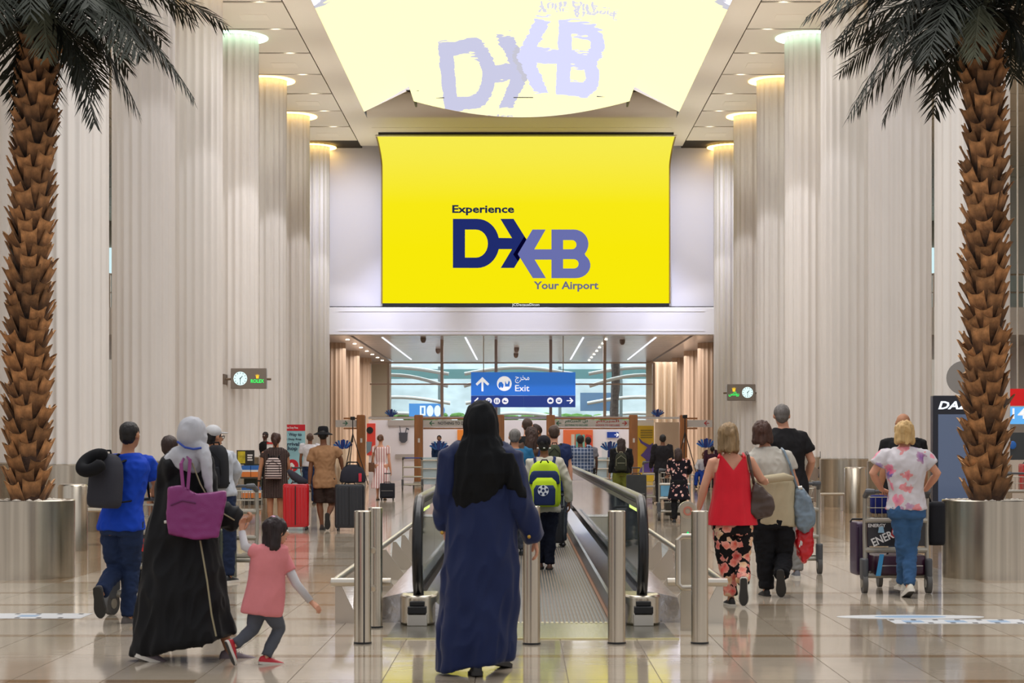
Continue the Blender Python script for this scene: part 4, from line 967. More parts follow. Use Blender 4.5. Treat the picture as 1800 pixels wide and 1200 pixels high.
def person(lab, Y, cx, H, j={}, yaw=0, skin=SK2, g=1.0, top=None, bottom=None, hair=None, feet=None, head_yaw=None, vox=.012, hands=(True, True), kid=1.0,
           pitch=(0, 0), fyaw=(0, 0), curl=(.35, .35), hdir=(None, None), group=None, face=True, nod=0, bare=None, seed=1, tshift=0, palm=None, gb=1.0, bt=1.0):
    X0 = XX(cx, Y); c, s = math.cos(yaw), math.sin(yaw)
    root = thing('person', lab, 'person', (X0, Y, 0), group)
    T = lambda x, y, z: Vector((X0+(x*c-y*s)*H, Y+(x*s+y*c)*H, z*H))
    J = dict(head=T(0, .01, .936), neck=T(0, -.005, .85), hip=T(0, 0, .53), shL=T(-.105, 0, .812), shR=T(.105, 0, .812), elL=T(-.128, -.01, .63), elR=T(.128, -.01, .63),
             wrL=T(-.128, .03, .485), wrR=T(.128, .03, .485), hjL=T(-.052, 0, .515), hjR=T(.052, 0, .515), knL=T(-.055, .01, .285), knR=T(.055, .01, .285), anL=T(-.055, 0, .047), anR=T(.055, 0, .047))
    for k_, v in j.items(): J[k_] = P(v[0], v[1], Y+(v[2] if len(v) > 2 else 0))
    if 'hip' in j:
        for q, sx in (('hjL', -1), ('hjR', 1)):
            if q not in j: J[q] = J['hip']+Vector((sx*.052*H*c, sx*.052*H*s, -.015*H))
    if 'head' in j and 'neck' not in j: J['neck'] = J['head']+Vector((0, -.02, -.086*H*kid**.3))
    ax = Vector((c, s, 0)); fw = Vector((-s, c, 0)); hs = H/1.72*kid; hy = yaw if head_yaw is None else head_yaw
    Rh = Matrix.Rotation(hy, 3, 'Z') @ Matrix.Rotation(-nod, 3, 'X')
    hd = J['head']; hp = lambda x, y, z: hd+Rh @ (Vector((x, y, z))*hs)
    k = H/1.72
    mb, fx = MB(), MB()
    mb.loft(torso_rings(J, H, ax, -.012, -.13, 1.0, g*bt, gb=gb))
    mb.tube([J['neck']-Vector((0, 0, .03*H)), J['neck']+(hd-J['neck'])*.3, hp(0, -.012, -.03)], [.034*H, .030*H*kid**.5, .031*H*kid], 14)
    mb.ell(hp(0, -.008, .028), (.074*hs, .093*hs, .083*hs), 20, 14, Rh); mb.ell(hp(0, .030, -.045), (.052*hs, .055*hs, .062*hs), 16, 10, Rh)
    mb.ell(hp(0, .018, -.01), (.065*hs, .076*hs, .07*hs), 16, 10, Rh)
    if vox < .014: mb.tube([hp(0, .092, .012), hp(0, .112, -.022), hp(0, .09, -.03)], [.011*hs, .017*hs, .012*hs], 8)
    for sx in (-1, 1): mb.ell(hp(sx*.078, -.005, .0), (.011*hs, .021*hs, .031*hs), 10, 8, Rh)
    for S, sx in (('L', -1), ('R', 1)):
        sh, el, wr = J['sh'+S], J['el'+S], J['wr'+S]
        r = [.030*H, .028*H, .0245*H, .0215*H, .0225*H, .0165*H, .0145*H]; gr = (1+(g-1)*.6)
        mb.tube([sh-ax*sx*.02*H, sh, sh.lerp(el, .5), el, el.lerp(wr, .3), el.lerp(wr, .8), wr], [q*gr for q in r], 12)
        if hands[0 if S == 'L' else 1]:
            d = (wr-el).normalized(); hd_ = hdir[0 if S == 'L' else 1]
            if hd_: d = Vector(hd_).normalized()
            pn = palm[0 if S == 'L' else 1] if palm and palm[0 if S == 'L' else 1] else (-ax*sx)
            hand(mb, fx, wr, d, pn, fw if not (hd_ and abs(Vector(hd_).y) > .7) else -ax*sx, k*kid**.4, curl[0 if S == 'L' else 1])
        hj, kn, an = J['hj'+S], J['kn'+S], J['an'+S]
        mb.tube([hj+Vector((0, 0, .03*H)), hj.lerp(kn, .3), kn, kn.lerp(an, .3), kn.lerp(an, .75), an], [q*(.88 if bottom and bottom.get('k') != 'shorts' else 1)*H for q in (.052, .046, .031, .0315, .0205, .019)], 12)
        mb.tube([an, an+Vector((0, 0, -.02*H))], .02*H, 8)
    me = solid(mb, vox, 2, root, extra=fx); me.name = 'body'; b = finish(me, 'body', skin, root, smooth=180, recalc=False)
    if face:
        for sx in (-1, 1):
            e = MB().ell(hp(sx*.030, .082, .006), (.0125*hs,)*3, 10, 8).build('eye', m_eye, b); MB().ell(hp(sx*.031, .092, .006), (.006*hs, .005*hs, .006*hs), 8, 6).build('iris', m_pup, e) if False else None
        MB().tube([hp(-.022, .082, -.058), hp(0, .092, -.056), hp(.022, .082, -.058)], [.004*hs, .008*hs, .004*hs], 8).build('mouth', m_lip, b)
    # clothing
    if top:
        m, kind = top['m'], top.get('k', 'tee'); t = top.get('t', .015)*1.0; mb = MB()
        mb.loft(torso_rings(J, H, ax, t, top.get('hem', -.02), top.get('nk', .985), g*top.get('g', 1), top.get('flare', .04), gb=gb))
        if kind != 'tank':
            for S, sx in (('L', -1), ('R', 1)):
                sh, el, wr = J['sh'+S], J['el'+S], J['wr'+S]; r0 = .034*H+t*.7; w = top.get('w', 1.0)
                if kind == 'tee':
                    e = sh.lerp(el, top.get('sl', .62)); mb.tube([sh-ax*sx*.03*H, sh, sh.lerp(e, .6), e], [r0*.95, r0, r0*.98*w, r0*.96*w], 14)
                else:
                    mb.tube([sh-ax*sx*.03*H, sh, sh.lerp(el, .5), el, el.lerp(wr, .5), el.lerp(wr, .96)], [r0*.95, r0, r0*.9*w, r0*.8*w, r0*.72*w, r0*.55*w*top.get('cuff', 1)], 14)
        me = solid(mb, max(vox, .011), 2, root, folds=top.get('fold', .010), fs=top.get('fs', 7), fz=.8, seed=seed); nm = top.get('n', 'shirt'); me.name = nm
        finish(me, nm, m, root, smooth=180, recalc=False)
    if bottom:
        m, kind = bottom['m'], bottom.get('k', 'long'); t = bottom.get('t', .008); mb = MB(); w = bottom.get('w', 1.0)
        mb.loft(torso_rings(J, H, ax, t-.003, -.13, bottom.get('rise', .08), g, gb=gb))
        for S in 'LR':
            hj, kn, an = J['hj'+S], J['kn'+S], J['an'+S]
            if kind == 'shorts': mb.tube([hj+Vector((0, 0, .03*H)), hj.lerp(kn, .35), hj.lerp(kn, .88)], [.052*H+t, .051*H*w+t, .047*H*w+t], 14)
            else:
                hem = bottom.get('hem', 1.0)
                mb.tube([hj+Vector((0, 0, .03*H)), hj.lerp(kn, .3), hj.lerp(kn, .75), kn, kn.lerp(an, .35), kn.lerp(an, .8), kn.lerp(an, hem)+Vector((0, 0, 0))],
                        [.050*H+t, .048*H*w+t, .040*H*w+t, .034*H*w+t, .033*H*w+t, .028*H*w+t, .028*H*w+t], 14)
        me = solid(mb, max(vox, .011), 2, root, folds=bottom.get('fold', .009), fs=bottom.get('fs', 9), fz=1.3, seed=seed+3); nm = bottom.get('n', 'trousers'); me.name = nm
        finish(me, nm, m, root, smooth=180, recalc=False)
    # hair
    if hair:
        kind, m = hair[0], hair[1]; mb = MB(); vz = .010 if vox < .013 else .014
        if kind in ('short', 'bald'):
            mb.ell(hp(0, -.017, .036), (.079*hs, .094*hs, .084*hs), 20, 14, Rh); mb.ell(hp(0, -.045, -.005), (.067*hs, .060*hs, .066*hs), 16, 10, Rh)
        elif kind == 'bob':
            L = hair[2] if len(hair) > 2 else .12
            mb.ell(hp(0, -.016, .034), (.088*hs, .102*hs, .092*hs), 20, 14, Rh)
            rr = []
            for q in range(7):
                u = q/6; z = .04-(L+.04)*u; wv = 1+.10*math.sin(u*PI*.9)+(.06 if u > .8 else 0)
                rr.append([hp(.086*wv*math.cos(a)*(1+.03*math.sin(7*a+q)), -.03+(.075+.01*u)*math.sin(a)*(1 if math.sin(a) < 0 else .35), z+(.016*math.sin(5*a+seed)+.012*math.sin(9*a)+.02*abs(math.cos(a)))*(u > .9)) for a in [2*PI*i/28 for i in range(28)]])
            mb.loft(rr)
        elif kind == 'long':
            L = hair[2]; mb.ell(hp(0, -.016, .034), (.083*hs, .098*hs, .088*hs), 20, 14, Rh); rr = []
            for q in range(9):
                u = q/8; z = .03-(L+.03)*u; wv = 1.0-.1*u+.1*math.sin(u*3)
                rr.append([hp(.082*wv*math.cos(a)*(1+.04*math.sin(5*a+q*.8)), -.055-.03*math.sin(min(1, u*2)*PI/2)+(.055-.01*u)*math.sin(a), z) for a in [2*PI*i/18 for i in range(18)]])
            mb.loft(rr)
        elif kind == 'tail':
            mb.ell(hp(0, -.015, .034), (.079*hs, .096*hs, .086*hs), 20, 14, Rh); mb.ell(hp(0, -.04, -.01), (.066*hs, .058*hs, .06*hs), 16, 10, Rh)
            mb.tube([hp(0, -.10, .03), hp(0, -.135, .0), hp(.01, -.13, -.06), hp(.015, -.115, -.15)], [.022*hs, .030*hs, .030*hs, .008*hs], 10)
        elif kind == 'bun':
            mb.ell(hp(0, -.015, .034), (.080*hs, .096*hs, .086*hs), 20, 14, Rh); mb.ell(hp(0, -.10, -.01), (.045*hs, .035*hs, .04*hs), 14, 8, Rh)
        if kind != 'bald':
            me = solid(mb, vz, 1, root, folds=.011*hs if kind != 'short' else .004, fs=26, fz=.13, seed=seed, ft=.6, ridge=1.2); me.name = 'hair'; hh = finish(me, 'hair', m, root, smooth=180, recalc=False)
            if kind == 'tail': MB().lathe(hp(0, -.112, .022), [(.026*hs, -.008), (.026*hs, .008)], 12).build('hair_tie', m_dark, hh)
    if feet:
        for q, S in enumerate('LR'):
            if feet.get('bare'): pass
            shoe(root, J['an'+S], yaw+fyaw[q], pitch[q], k*kid**.3, feet['m'], feet['s'], laces=feet.get('laces', False), hi=feet.get('hi', 0))
    root['j'] = 0; del root['j']
    return root, J, hp, hs, ax, fw
def drape(rows, Y, parent, m, name, n=72, folds=(), closed_top=True, vox=0, extra=None, dy=0, it=1, disp=0, seed=0, pw=2.2, thick=.0):
    """cloth lofted through rows (y_px, x_left, x_right, depth_ratio[, y_px_right]); folds = (count, amplitude, phase, start)"""
    rings = []; nr = len(rows)
    for i, r in enumerate(rows):
        py, xl, xr, dr = r[:4]; py2 = r[4] if len(r) > 4 else py; u = i/(nr-1)
        a, b = XX(xl, Y), XX(xr, Y); cxx = (a+b)/2; hw = (b-a)/2; hd_ = hw*dr; ring = []
        for q in range(n):
            t = 2*PI*q/n; ct, st = math.cos(t), math.sin(t)
            x = math.copysign(abs(ct)**(2/pw), ct); yy = math.copysign(abs(st)**(2/pw), st)
            f = 1.0
            for (cnt, amp, ph, st0) in folds:
                if u > st0: f += amp*((u-st0)/(1-st0))**.8*math.sin(cnt*t+ph+1.1*u*2)
            z = ZZ(py+(py2-py)*(x+1)/2, Y); ring.append(Vector((cxx+hw*x*f, Y+dy+hd_*yy*f, z)))
        rings.append(ring)
    mb = MB().loft(rings)
    if extra: extra(mb)
    if vox:
        me = solid(mb, vox, it, parent, folds=disp, fs=6, fz=.4, seed=seed); me.name = name; return finish(me, name, m, parent, smooth=180, recalc=False)
    return mb.build(name, m, parent, smooth=180)
def rbox(mb, c, hx, hy, z0, z1, n=28, pw=5, steps=((0, .86), (.04, .97), (.1, 1), (.9, 1), (.96, .97), (1, .86)), R=None, taper=1.0):
    c = Vector(c); rings = []
    for u, k in steps:
        z = z0+(z1-z0)*u; kk = k*(1+(taper-1)*u)
        ring = []
        for j in range(n):
            t = 2*PI*j/n; ct, st = math.cos(t), math.sin(t)
            q = Vector((hx*kk*math.copysign(abs(ct)**(2/pw), ct), hy*kk*math.copysign(abs(st)**(2/pw), st), z))
            ring.append(c+(R @ q if R is not None else q))
        rings.append(ring)
    return mb.loft(rings)
m_strap = fabric('black_webbing', (24, 25, 28)); m_outs = mat('outsole_grey', (62, 60, 58), .8); m_solew = mat('white_sole', (214, 208, 198), .6); m_soled = mat('dark_sole', (44, 42, 40), .7)
jeans = fabric('blue_jeans', (34, 50, 84), var=.25); 
def backpack(lab, px0, px1, py0, py1, Y, depth, m, mtrim, J=None, ax=None, tilt=0, yaw=0, pocket=True, cat='backpack', name='backpack', H=1.7, mp=None):
    x0, x1, z0, z1 = XX(px0, Y), XX(px1, Y), ZZ(py1, Y), ZZ(py0, Y); c = Vector(((x0+x1)/2, Y, 0)); hx = (x1-x0)/2
    t = thing(name, lab, cat, (c.x, Y, z0)); R = Matrix.Rotation(yaw, 3, 'Z') @ Matrix.Rotation(tilt, 3, 'X') @ Matrix.Rotation(0, 3, 'Y')
    cc = Vector((c.x, Y, z0))
    h = z1-z0
    rbox(MB(), cc, hx, depth/2, 0, h, 28, 3.6, ((0, .80), (.05, .95), (.15, 1), (.55, .98), (.8, .9), (.93, .72), (1, .42)), R).build('bag_body', m, t, smooth=180)
    T = lambda x, y, z: cc+R @ Vector((x, y, z))
    if pocket:
        p = MB(); pc = cc+R @ Vector((0, -depth/2, 0)); rbox(p, pc, hx*.74, depth*.22, h*.07, h*.5, 24, 4, R=R); pk = p.build('front_pocket', mp or m, t, smooth=180)
        MB().tube([T(-hx*.6, -depth*.70, h*.45), T(0, -depth*.735, h*.455), T(hx*.6, -depth*.70, h*.45)], .005, 6).build('zipper', mtrim, pk)
        MB().tube([T(-hx*.82, -depth*.40, h*.3), T(-hx*.8, -depth*.50, h*.66), T(0, -depth*.50, h*.86), T(hx*.8, -depth*.50, h*.66), T(hx*.82, -depth*.40, h*.3)], .005, 6).build('zipper', mtrim, t)
    MB().tube([T(-.035, 0, h*.97), T(-.03, -.01, h*1.06), T(.03, -.01, h*1.06), T(.035, 0, h*.97)], .009, 8).build('top_handle', mtrim, t)
    if J:
        for S, sx in (('L', -1), ('R', 1)):
            sh = J['sh'+S]-ax*sx*.045*H; up = Vector((0, 0, .026*H)); fwd = Vector((-ax.y, ax.x, 0))
            MB().tube([T(sx*hx*.45, depth*.4, h*.86), sh+up-fwd*.06+ax*sx*.0, sh+up*1.25, sh+up*.6+fwd*.085, sh+fwd*.125-Vector((0, 0, .13)), sh+fwd*.07+ax*sx*.06-Vector((0, 0, .30)), T(sx*hx*.9, depth*.35, h*.12)], [.016, .022, .024, .022, .018, .012, .01], 8, flat=.5).build('shoulder_strap', mtrim, t)
    return t
def suitcase(lab, px0, px1, py0, py1, Y, depth, m, handle=None, ribsn=8, yaw=0, soft=False, wheels=True):
    x0, x1 = XX(px0, Y), XX(px1, Y); z1 = ZZ(py0, Y); z0 = .055 if wheels else ZZ(py1, Y); c = Vector(((x0+x1)/2, Y, 0)); hx = (x1-x0)/2
    R = Matrix.Rotation(yaw, 3, 'Z'); t = thing('suitcase', lab, 'suitcase', (c.x, Y, 0 if wheels else z0)); T = lambda x, y, z: c+R @ Vector((x, y, z))
    rbox(MB(), c, hx, depth/2, z0, z1, 36, 6, ((0, .93), (.02, .98), (.05, 1), (.95, 1), (.98, .98), (1, .93)), R).build('shell', m, t, smooth=60)
    for i in range(ribsn):
        x = -hx*.82+2*hx*.82*i/max(1, ribsn-1)
        if not soft: MB().box(T(x, -depth/2-.002, (z0+z1)/2), (hx*1.0/ribsn, .012, (z1-z0)*.86), R).build('rib', m, t, smooth=0, bev=.004)
    if soft:
        pk = rbox(MB(), c+R @ Vector((0, -depth/2, 0)), hx*.82, .03, z0+(z1-z0)*.08, z0+(z1-z0)*.55, 24, 6, R=R).build('front_pocket', m, t, smooth=60)
        MB().tube([T(-hx*.78, -depth/2-.033, z0+(z1-z0)*.5), T(hx*.78, -depth/2-.033, z0+(z1-z0)*.5)], .005, 6).build('zipper', m_steel_l, pk)
    MB().box(T(0, -depth/2-.008, (z0+z1)/2), (.012, .012, (z1-z0)*.9), R).build('seam', m_dark, t, smooth=0) if not soft else None
    if wheels:
        for sx in (-1, 1):
            for sy in (-1, 1):
                w = MB().tube([T(sx*hx*.78-.014, sy*depth*.36, .034), T(sx*hx*.78+.014, sy*depth*.36, .034)], .032, 14).build('wheel', m_dark, t, smooth=40)
                MB().box(T(sx*hx*.78, sy*depth*.36, .062), (.05, .05, .03), R).build('fork', m_dark, w, bev=.006)
    MB().tube([T(-.09, 0, z1-.004), T(-.07, 0, z1+.028), T(.07, 0, z1+.028), T(.09, 0, z1-.004)], .010, 8).build('carry_handle', m_dark, t)
    if handle:
        h = ZZ(handle, Y)
        for sx in (-1, 1): MB().tube([T(sx*.075, depth*.3, z1-.01), T(sx*.075, depth*.3, h)], .008, 8).build('handle_tube', m_steel_l, t)
        MB().tube([T(-.09, depth*.3, h), T(.09, depth*.3, h)], .014, 8).build('grip', m_dark, t)
    return t
m_tro = mat('trolley_grey', (168, 162, 150), .35, .5); m_trod = mat('trolley_dark_grey', (78, 80, 84), .5)
def trolley(lab, cx, Y, w, hz, yaw=0, panel=None, basket=True, L=.85, wr=.10, text_=None, handle_m=None):
    """airport luggage trolley seen from its handle side; rear wheels left and right, one in front"""
    x = XX(cx, Y); c = Vector((x, Y, 0)); R = Matrix.Rotation(yaw, 3, 'Z'); T = lambda a, b, z: c+R @ Vector((a, b, z)); t = thing('luggage_trolley', lab, 'trolley', (x, Y, 0), 'luggage trolleys')
    h = w/2
    for s in (-1, 1):
        MB().tube([T(s*h, -.02, .22), T(s*h, .02, hz*.6), T(s*h, -.0, hz-.03)], .022, 10).build('upright', m_tro, t)
        MB().tube([T(s*h, .0, hz-.04), T(s*h*.96, -.09, hz+.01), T(s*h*.75, -.12, hz+.01)], [.026, .034, .026], 10).build('grip', m_trod, t)
        rbox(MB(), T(s*(h+.01), 0, 0), .035, .09, .14, .34, 20, 3, R=R).build('wheel_guard', m_trod, t, smooth=60)
        wl = MB().tube([T(s*(h+.01)-.022, -.02, wr), T(s*(h+.01)+.022, -.02, wr)], wr-.002, 20).build('wheel', mat('wheel_grey', (88, 86, 84), .6), t, smooth=40)
        MB().tube([T(s*(h+.01)-.028, -.02, wr), T(s*(h+.01)+.028, -.02, wr)], wr*.45, 12).build('hub', m_tro, wl, smooth=40)
        MB().tube([T(s*h, 0, .2), T(s*h*.35, L, .13)], .022, 8).build('side_rail', m_tro, t)
    MB().tube([T(-h*.8, -.12, hz+.01), T(h*.8, -.12, hz+.01)], .017, 10).build('push_bar', handle_m or m_trod, t)
    MB().tube([T(-h, .0, .42), T(h, .0, .42)], .028, 8).build('cross_bar', m_tro, t); MB().tube([T(-h, .0, hz*.72), T(h, .0, hz*.72)], .026, 8).build('cross_bar', m_tro, t)
    MB().tube([T(-h, .02, .17), T(h, .02, .17)], .022, 8).build('axle', m_tro, t)
    wl = MB().tube([T(-.03, L-.05, wr*.9), T(.01, L-.05, wr*.9)], wr*.88, 18).build('wheel', mat('wheel_grey', (88, 86, 84), .6), t, smooth=40)
    dk = MB(); 
    for q in range(5): dk.c = 0; MB().bb if False else None; MB().box(T(0, .12+q*.16, .20), (w*.8*(1-.12*q), .03, .015), R).build('deck_bar', m_tro, t, smooth=0)
    if panel: MB().box(T(0, -.012, (.46+hz*.70)/2), (w-.05, .015, hz*.70-.46), R).build('advert_panel', panel, t, smooth=0)
    if basket:
        b = MB(); zb, zt2 = hz*.74, hz*.95
        for q in range(9):
            a = -h*.85+q*h*1.7/8; b.tube([T(a, .04, zt2), T(a, .05, zb), T(a, .28, zb), T(a, .30, zt2)], .004, 5)
        for z_ in (zb, (zb+zt2)/2, zt2):
            b.tube([T(-h*.86, .04, z_), T(h*.86, .04, z_), T(h*.86, .30, z_), T(-h*.86, .30, z_), T(-h*.86, .04, z_)], .005, 5)
        b.build('wire_basket', m_tro, t, kind='stuff')
    return t, T
# ---- 1 man in the blue T-shirt pushing a trolley
shB = fabric('royal_blue_cotton', (20, 70, 196))
r, J, hp, hs, ax, fw = person('man in royal blue T-shirt and jeans walking, grey backpack on his back', 15.5, 215, 1.68,
    dict(head=(229, 766), neck=(224, 797), hip=(213, 925), shL=(192, 812, -.05), shR=(258, 812, .08), elL=(200, 862, .25), wrL=(238, 872, .5), elR=(276, 852, .25), wrR=(270, 874, .52),
         knL=(204, 1000, .05), anL=(178, 1040, -.22), knR=(229, 1003, .05), anR=(226, 1082, 0)), yaw=-.35, skin=SK2, g=1.08, top=dict(m=shB, hem=-.05, w=1.1),
    bottom=dict(m=jeans, w=1.08), hair=('short', hairmat('hair_black', (24, 20, 20))), feet=dict(m=mat('grey_trainer', (96, 88, 84), .7), s=m_soled), pitch=(1.25, 0), fyaw=(.2, -.2), hdir=((.1, 1, 0), (.1, 1, 0)), vox=.011, seed=1)
bp = backpack('dark grey anti-theft backpack on the man in royal blue', 153, 212, 797, 892, 15.22, .2, fabric('charcoal_nylon', (58, 58, 66)), m_strap, J, ax, tilt=-.12, yaw=-.45, pocket=False)
c = P(164, 813, 15.12)
o = MB().tube([c+Vector((.088*math.cos(a), .06*math.sin(a), .055*math.sin(a)+.03*math.cos(a))) for a in [.5+5.3*i/24 for i in range(25)]], [.03]+[.052]*23+[.03], 14).build('neck_pillow', fabric('black_plush', (22, 22, 26)), None, smooth=180)
tag(o, 'black horseshoe travel pillow strapped on the grey backpack', 'pillow')
tr, T = trolley('trolley with red and orange circle advert pushed by the man in royal blue', 256, 16.1, .62, .98, yaw=-.35, panel=mat('black_advert', (30, 26, 28), .4))
for dx, cc in ((-.05, (214, 40, 36)), (.04, (240, 140, 40))): shape2d([disc(0, 0, 1)], T(.05+dx, -.03, .60), .055, mat(f'advert_{cc[0]}', cc, .5), tr, 'advert_circle', yaw=-.35)
suitcase('black suitcase on the trolley of the man in royal blue', 246, 285, 950, 1040, 16.4, .3, mat('suitcase_black', (30, 30, 34), .5), ribsn=6, wheels=False)
# ---- 2 head seen between
person('child with dark brown hair half hidden between the royal blue shirt and the white headscarf', 17.2, 300, 1.50, dict(head=(299, 787)), yaw=-.2, skin=SK2, top=dict(m=fabric('grey_cotton', (120, 120, 128))), bottom=dict(m=jeans),
       hair=('short', hairmat('hair_brown_dark', (50, 32, 26))), feet=dict(m=m_dark, s=m_soled), vox=.016, kid=1.08, seed=2)
# ---- 3 woman in black abaya
Ya = 12.85; blk = fabric('black_crepe', (17, 17, 21), .7, bump=.1, sheen=.05); m_sc = fabric('white_chiffon', (206, 206, 212), .8, var=.15)
r, J, hp, hs, ax, fw = person('woman in long black gown and pale grey headscarf striding with a purple bag', Ya, 325, 1.66,
    dict(head=(340, 768), neck=(330, 800), hip=(322, 925), shL=(304, 822, -.06), shR=(344, 818, .05), elL=(292, 880, .1), wrL=(310, 920, .25), elR=(362, 890, .02), wrR=(419, 919, .05),
         knL=(285, 1040, 0), anL=(262, 1140, -.1), knR=(365, 1040, .1), anR=(404, 1143, .1)), yaw=-.75, head_yaw=-.6, skin=SK2, hands=(False, True), hdir=(None, (.75, .2, .25)), curl=(.3, .75), feet=dict(m=mat('mauve_trainer', (112, 98, 104), .7), s=m_solew, laces=True), pitch=(.35, 0), fyaw=(-.5, -.6), vox=.011, seed=4, bt=.70)
def ex(mb):
    mb.tube([P(320, 806, Ya), P(303, 818, Ya-.05), P(291, 850, Ya), P(289, 890, Ya+.05)], [.06, .085, .08, .07], 14)
    mb.tube([P(330, 808, Ya), P(350, 815, Ya), P(357, 850, Ya-.02), P(362, 890, Ya), P(390, 905, Ya), P(418, 916, Ya+.05)], [.06, .085, .085, .085, .075, .06], 16)
drape([(799, 316, 352, .8), (806, 292, 360, .62), (826, 281, 364, .6), (870, 273, 366, .62), (920, 262, 380, .66), (980, 255, 390, .7), (1030, 250, 398, .72), (1075, 247, 404, .74), (1112, 243, 410, .74, 1092), (1136, 238, 416, .72, 1108), (1150, 240, 418, .7, 1112)],
      Ya, r, blk, 'abaya', n=96, folds=((7, .05, .5, .3), (13, .03, 1.4, .4), (3, .06, 2.2, .35)), vox=.011, extra=ex, it=1, disp=.020, seed=3)
MB().tube([P(338, 813, Ya-.13), P(352, 850, Ya-.17), P(375, 892, Ya-.14), P(412, 914, Ya-.06)], .005, 6).build('gold_piping', mat('piping_gold', (150, 140, 110), .5), r)
MB().tube([P(352, 950, Ya-.20), P(364, 1020, Ya-.26), P(372, 1080, Ya-.29), P(380, 1118, Ya-.30)], .006, 6).build('gold_piping', mat('piping_gold', (150, 140, 110), .5), r)
def exh(mb):
    mb.ell(hp(0, -.015, .02), (.102*hs, .118*hs, .122*hs), 20, 14); mb.tube([P(340, 765, Ya-.02), P(338, 790, Ya-.01), P(332, 806, Ya-.01), P(328, 820, Ya)], [.095, .088, .12, .13], 18); mb.tube([P(330, 800, Ya-.02), P(312, 806, Ya-.05), P(292, 813, Ya-.07)], [.08, .075, .04], 14)
    mb.tube([P(352, 785, Ya-.06), P(362, 810, Ya-.12), P(366, 850, Ya-.14), P(369, 868, Ya-.13)], [.06, .04, .028, .015], 10)
mbx = MB(); exh(mbx); me = solid(mbx, .010, 2, r, folds=.007, fs=10, fz=.5); me.name = 'headscarf'; finish(me, 'headscarf', m_sc, r, smooth=180, recalc=False)
MB().tube([P(312, 776, Ya-.09), P(325, 786, Ya-.135), P(340, 789, Ya-.14), P(354, 787, Ya-.12)], .008, 6).build('blue_band', mat('band_blue', (40, 70, 160), .6), r)
m_bag = mat('purple_leather', (132, 44, 112), .4, var=.08, bump=.1, bs=120)
b = thing('tote_bag', 'large purple leather tote on the arm of the woman in black', 'handbag', P(345, 946, Ya-.25))
mb = MB(); yb = Ya-.27
pr_ = [(296, 857), (320, 853), (345, 868), (372, 866), (397, 862), (397, 880), (391, 912), (384, 944), (340, 948), (297, 938), (293, 900)]
mb.loft([[P(x+(dx), y, yb+d) for x, y in pr_] for d, dx in ((-.055, 1), (-.06, 0), (0, 0), (.08, 0), (.09, 1))])
me = solid(mb, .011, 5, b, folds=.004, fs=7); me.name = 'bag_body'; finish(me, 'bag_body', m_bag, b, smooth=180, recalc=False)
for d in (-.05, .07): MB().tube([P(322, 858, yb+d), P(318, 815, yb+d+.05), P(326, 800, Ya-.02+d*.5), P(334, 808, yb+d+.06), P(330, 860, yb+d)], .012, 8, flat=.6).build('handle', m_bag, b)
MB().tube([P(300, 888, yb-.063), P(320, 880, yb-.066), P(344, 884, yb-.066)], .005, 6).build('stitching', mat('dark_purple', (92, 26, 78), .5), b)
MB().box(P(292, 917, yb), (.02, .05, .02)).build('buckle', m_steel_l, b, bev=.004)
# ---- 4 little girl
Yg = 12.6; pink = fabric('pink_cotton', (240, 146, 150)); m_wsl = fabric('white_cotton', (222, 218, 220)); 
r, J, hp, hs, ax, fw = person('little girl in pink shirt and grey leggings running, hand held by the woman in black', Yg, 468, 1.02,
    dict(head=(486, 935), neck=(477, 958), hip=(464, 1066), shL=(456, 972, -.04), shR=(496, 977, .03), elL=(430, 960, .0), wrL=(425, 933, .05), elR=(521, 1026, .03), wrR=(547, 1058, .03),
         knL=(444, 1106, .0), anL=(413, 1132, -.12), knR=(491, 1104, .05), anR=(468, 1153, .0)), yaw=-.7, head_yaw=-.9, skin=SK1, hands=(True, True), hdir=((0, .1, 1), (.7, 0, -.6)), kid=1.36, g=1.25,
    bottom=dict(m=fabric('grey_leggings', (94, 98, 108)), w=1.0, t=.008, rise=-.04, fold=.004), hair=('bob', hairmat('hair_dark_girl', (42, 28, 28)), .15), feet=dict(m=mat('red_trainer', (186, 30, 44), .5), s=m_solew, laces=True), pitch=(1.2, .1), fyaw=(-.3, -.5), vox=.009, seed=5, bt=.56, gb=.8)
def exg(mb):
    for a, b_ in (('shL', 'elL'), ('shR', 'elR')): mb.tube([J[a], J[a].lerp(J[b_], .25), J[a].lerp(J[b_], .55)], [.042, .046, .044], 12)
drape([(955, 462, 492, .8), (962, 445, 506, .72), (980, 441, 507, .74), (1010, 438, 501, .8), (1045, 431, 500, .9), (1066, 425, 498, .92, 1076), (1074, 424, 496, .90, 1084)], Yg, r, pink, 'shirt', folds=((5, .04, 0, .5),), vox=.009, extra=exg, it=2, disp=.006)
for S in 'LR':
    MB().tube([J['sh'+S], J['el'+S], J['el'+S].lerp(J['wr'+S], .95)], [.036, .030, .024], 12).build('sleeve', m_wsl, r, smooth=180)
MB().tube([hp(-.03, -.03, .118), hp(.0, -.035, .124), hp(.03, -.03, .118)], .012, 8).build('hair_clip', mat('clip_pink', (230, 170, 200), .4), r)
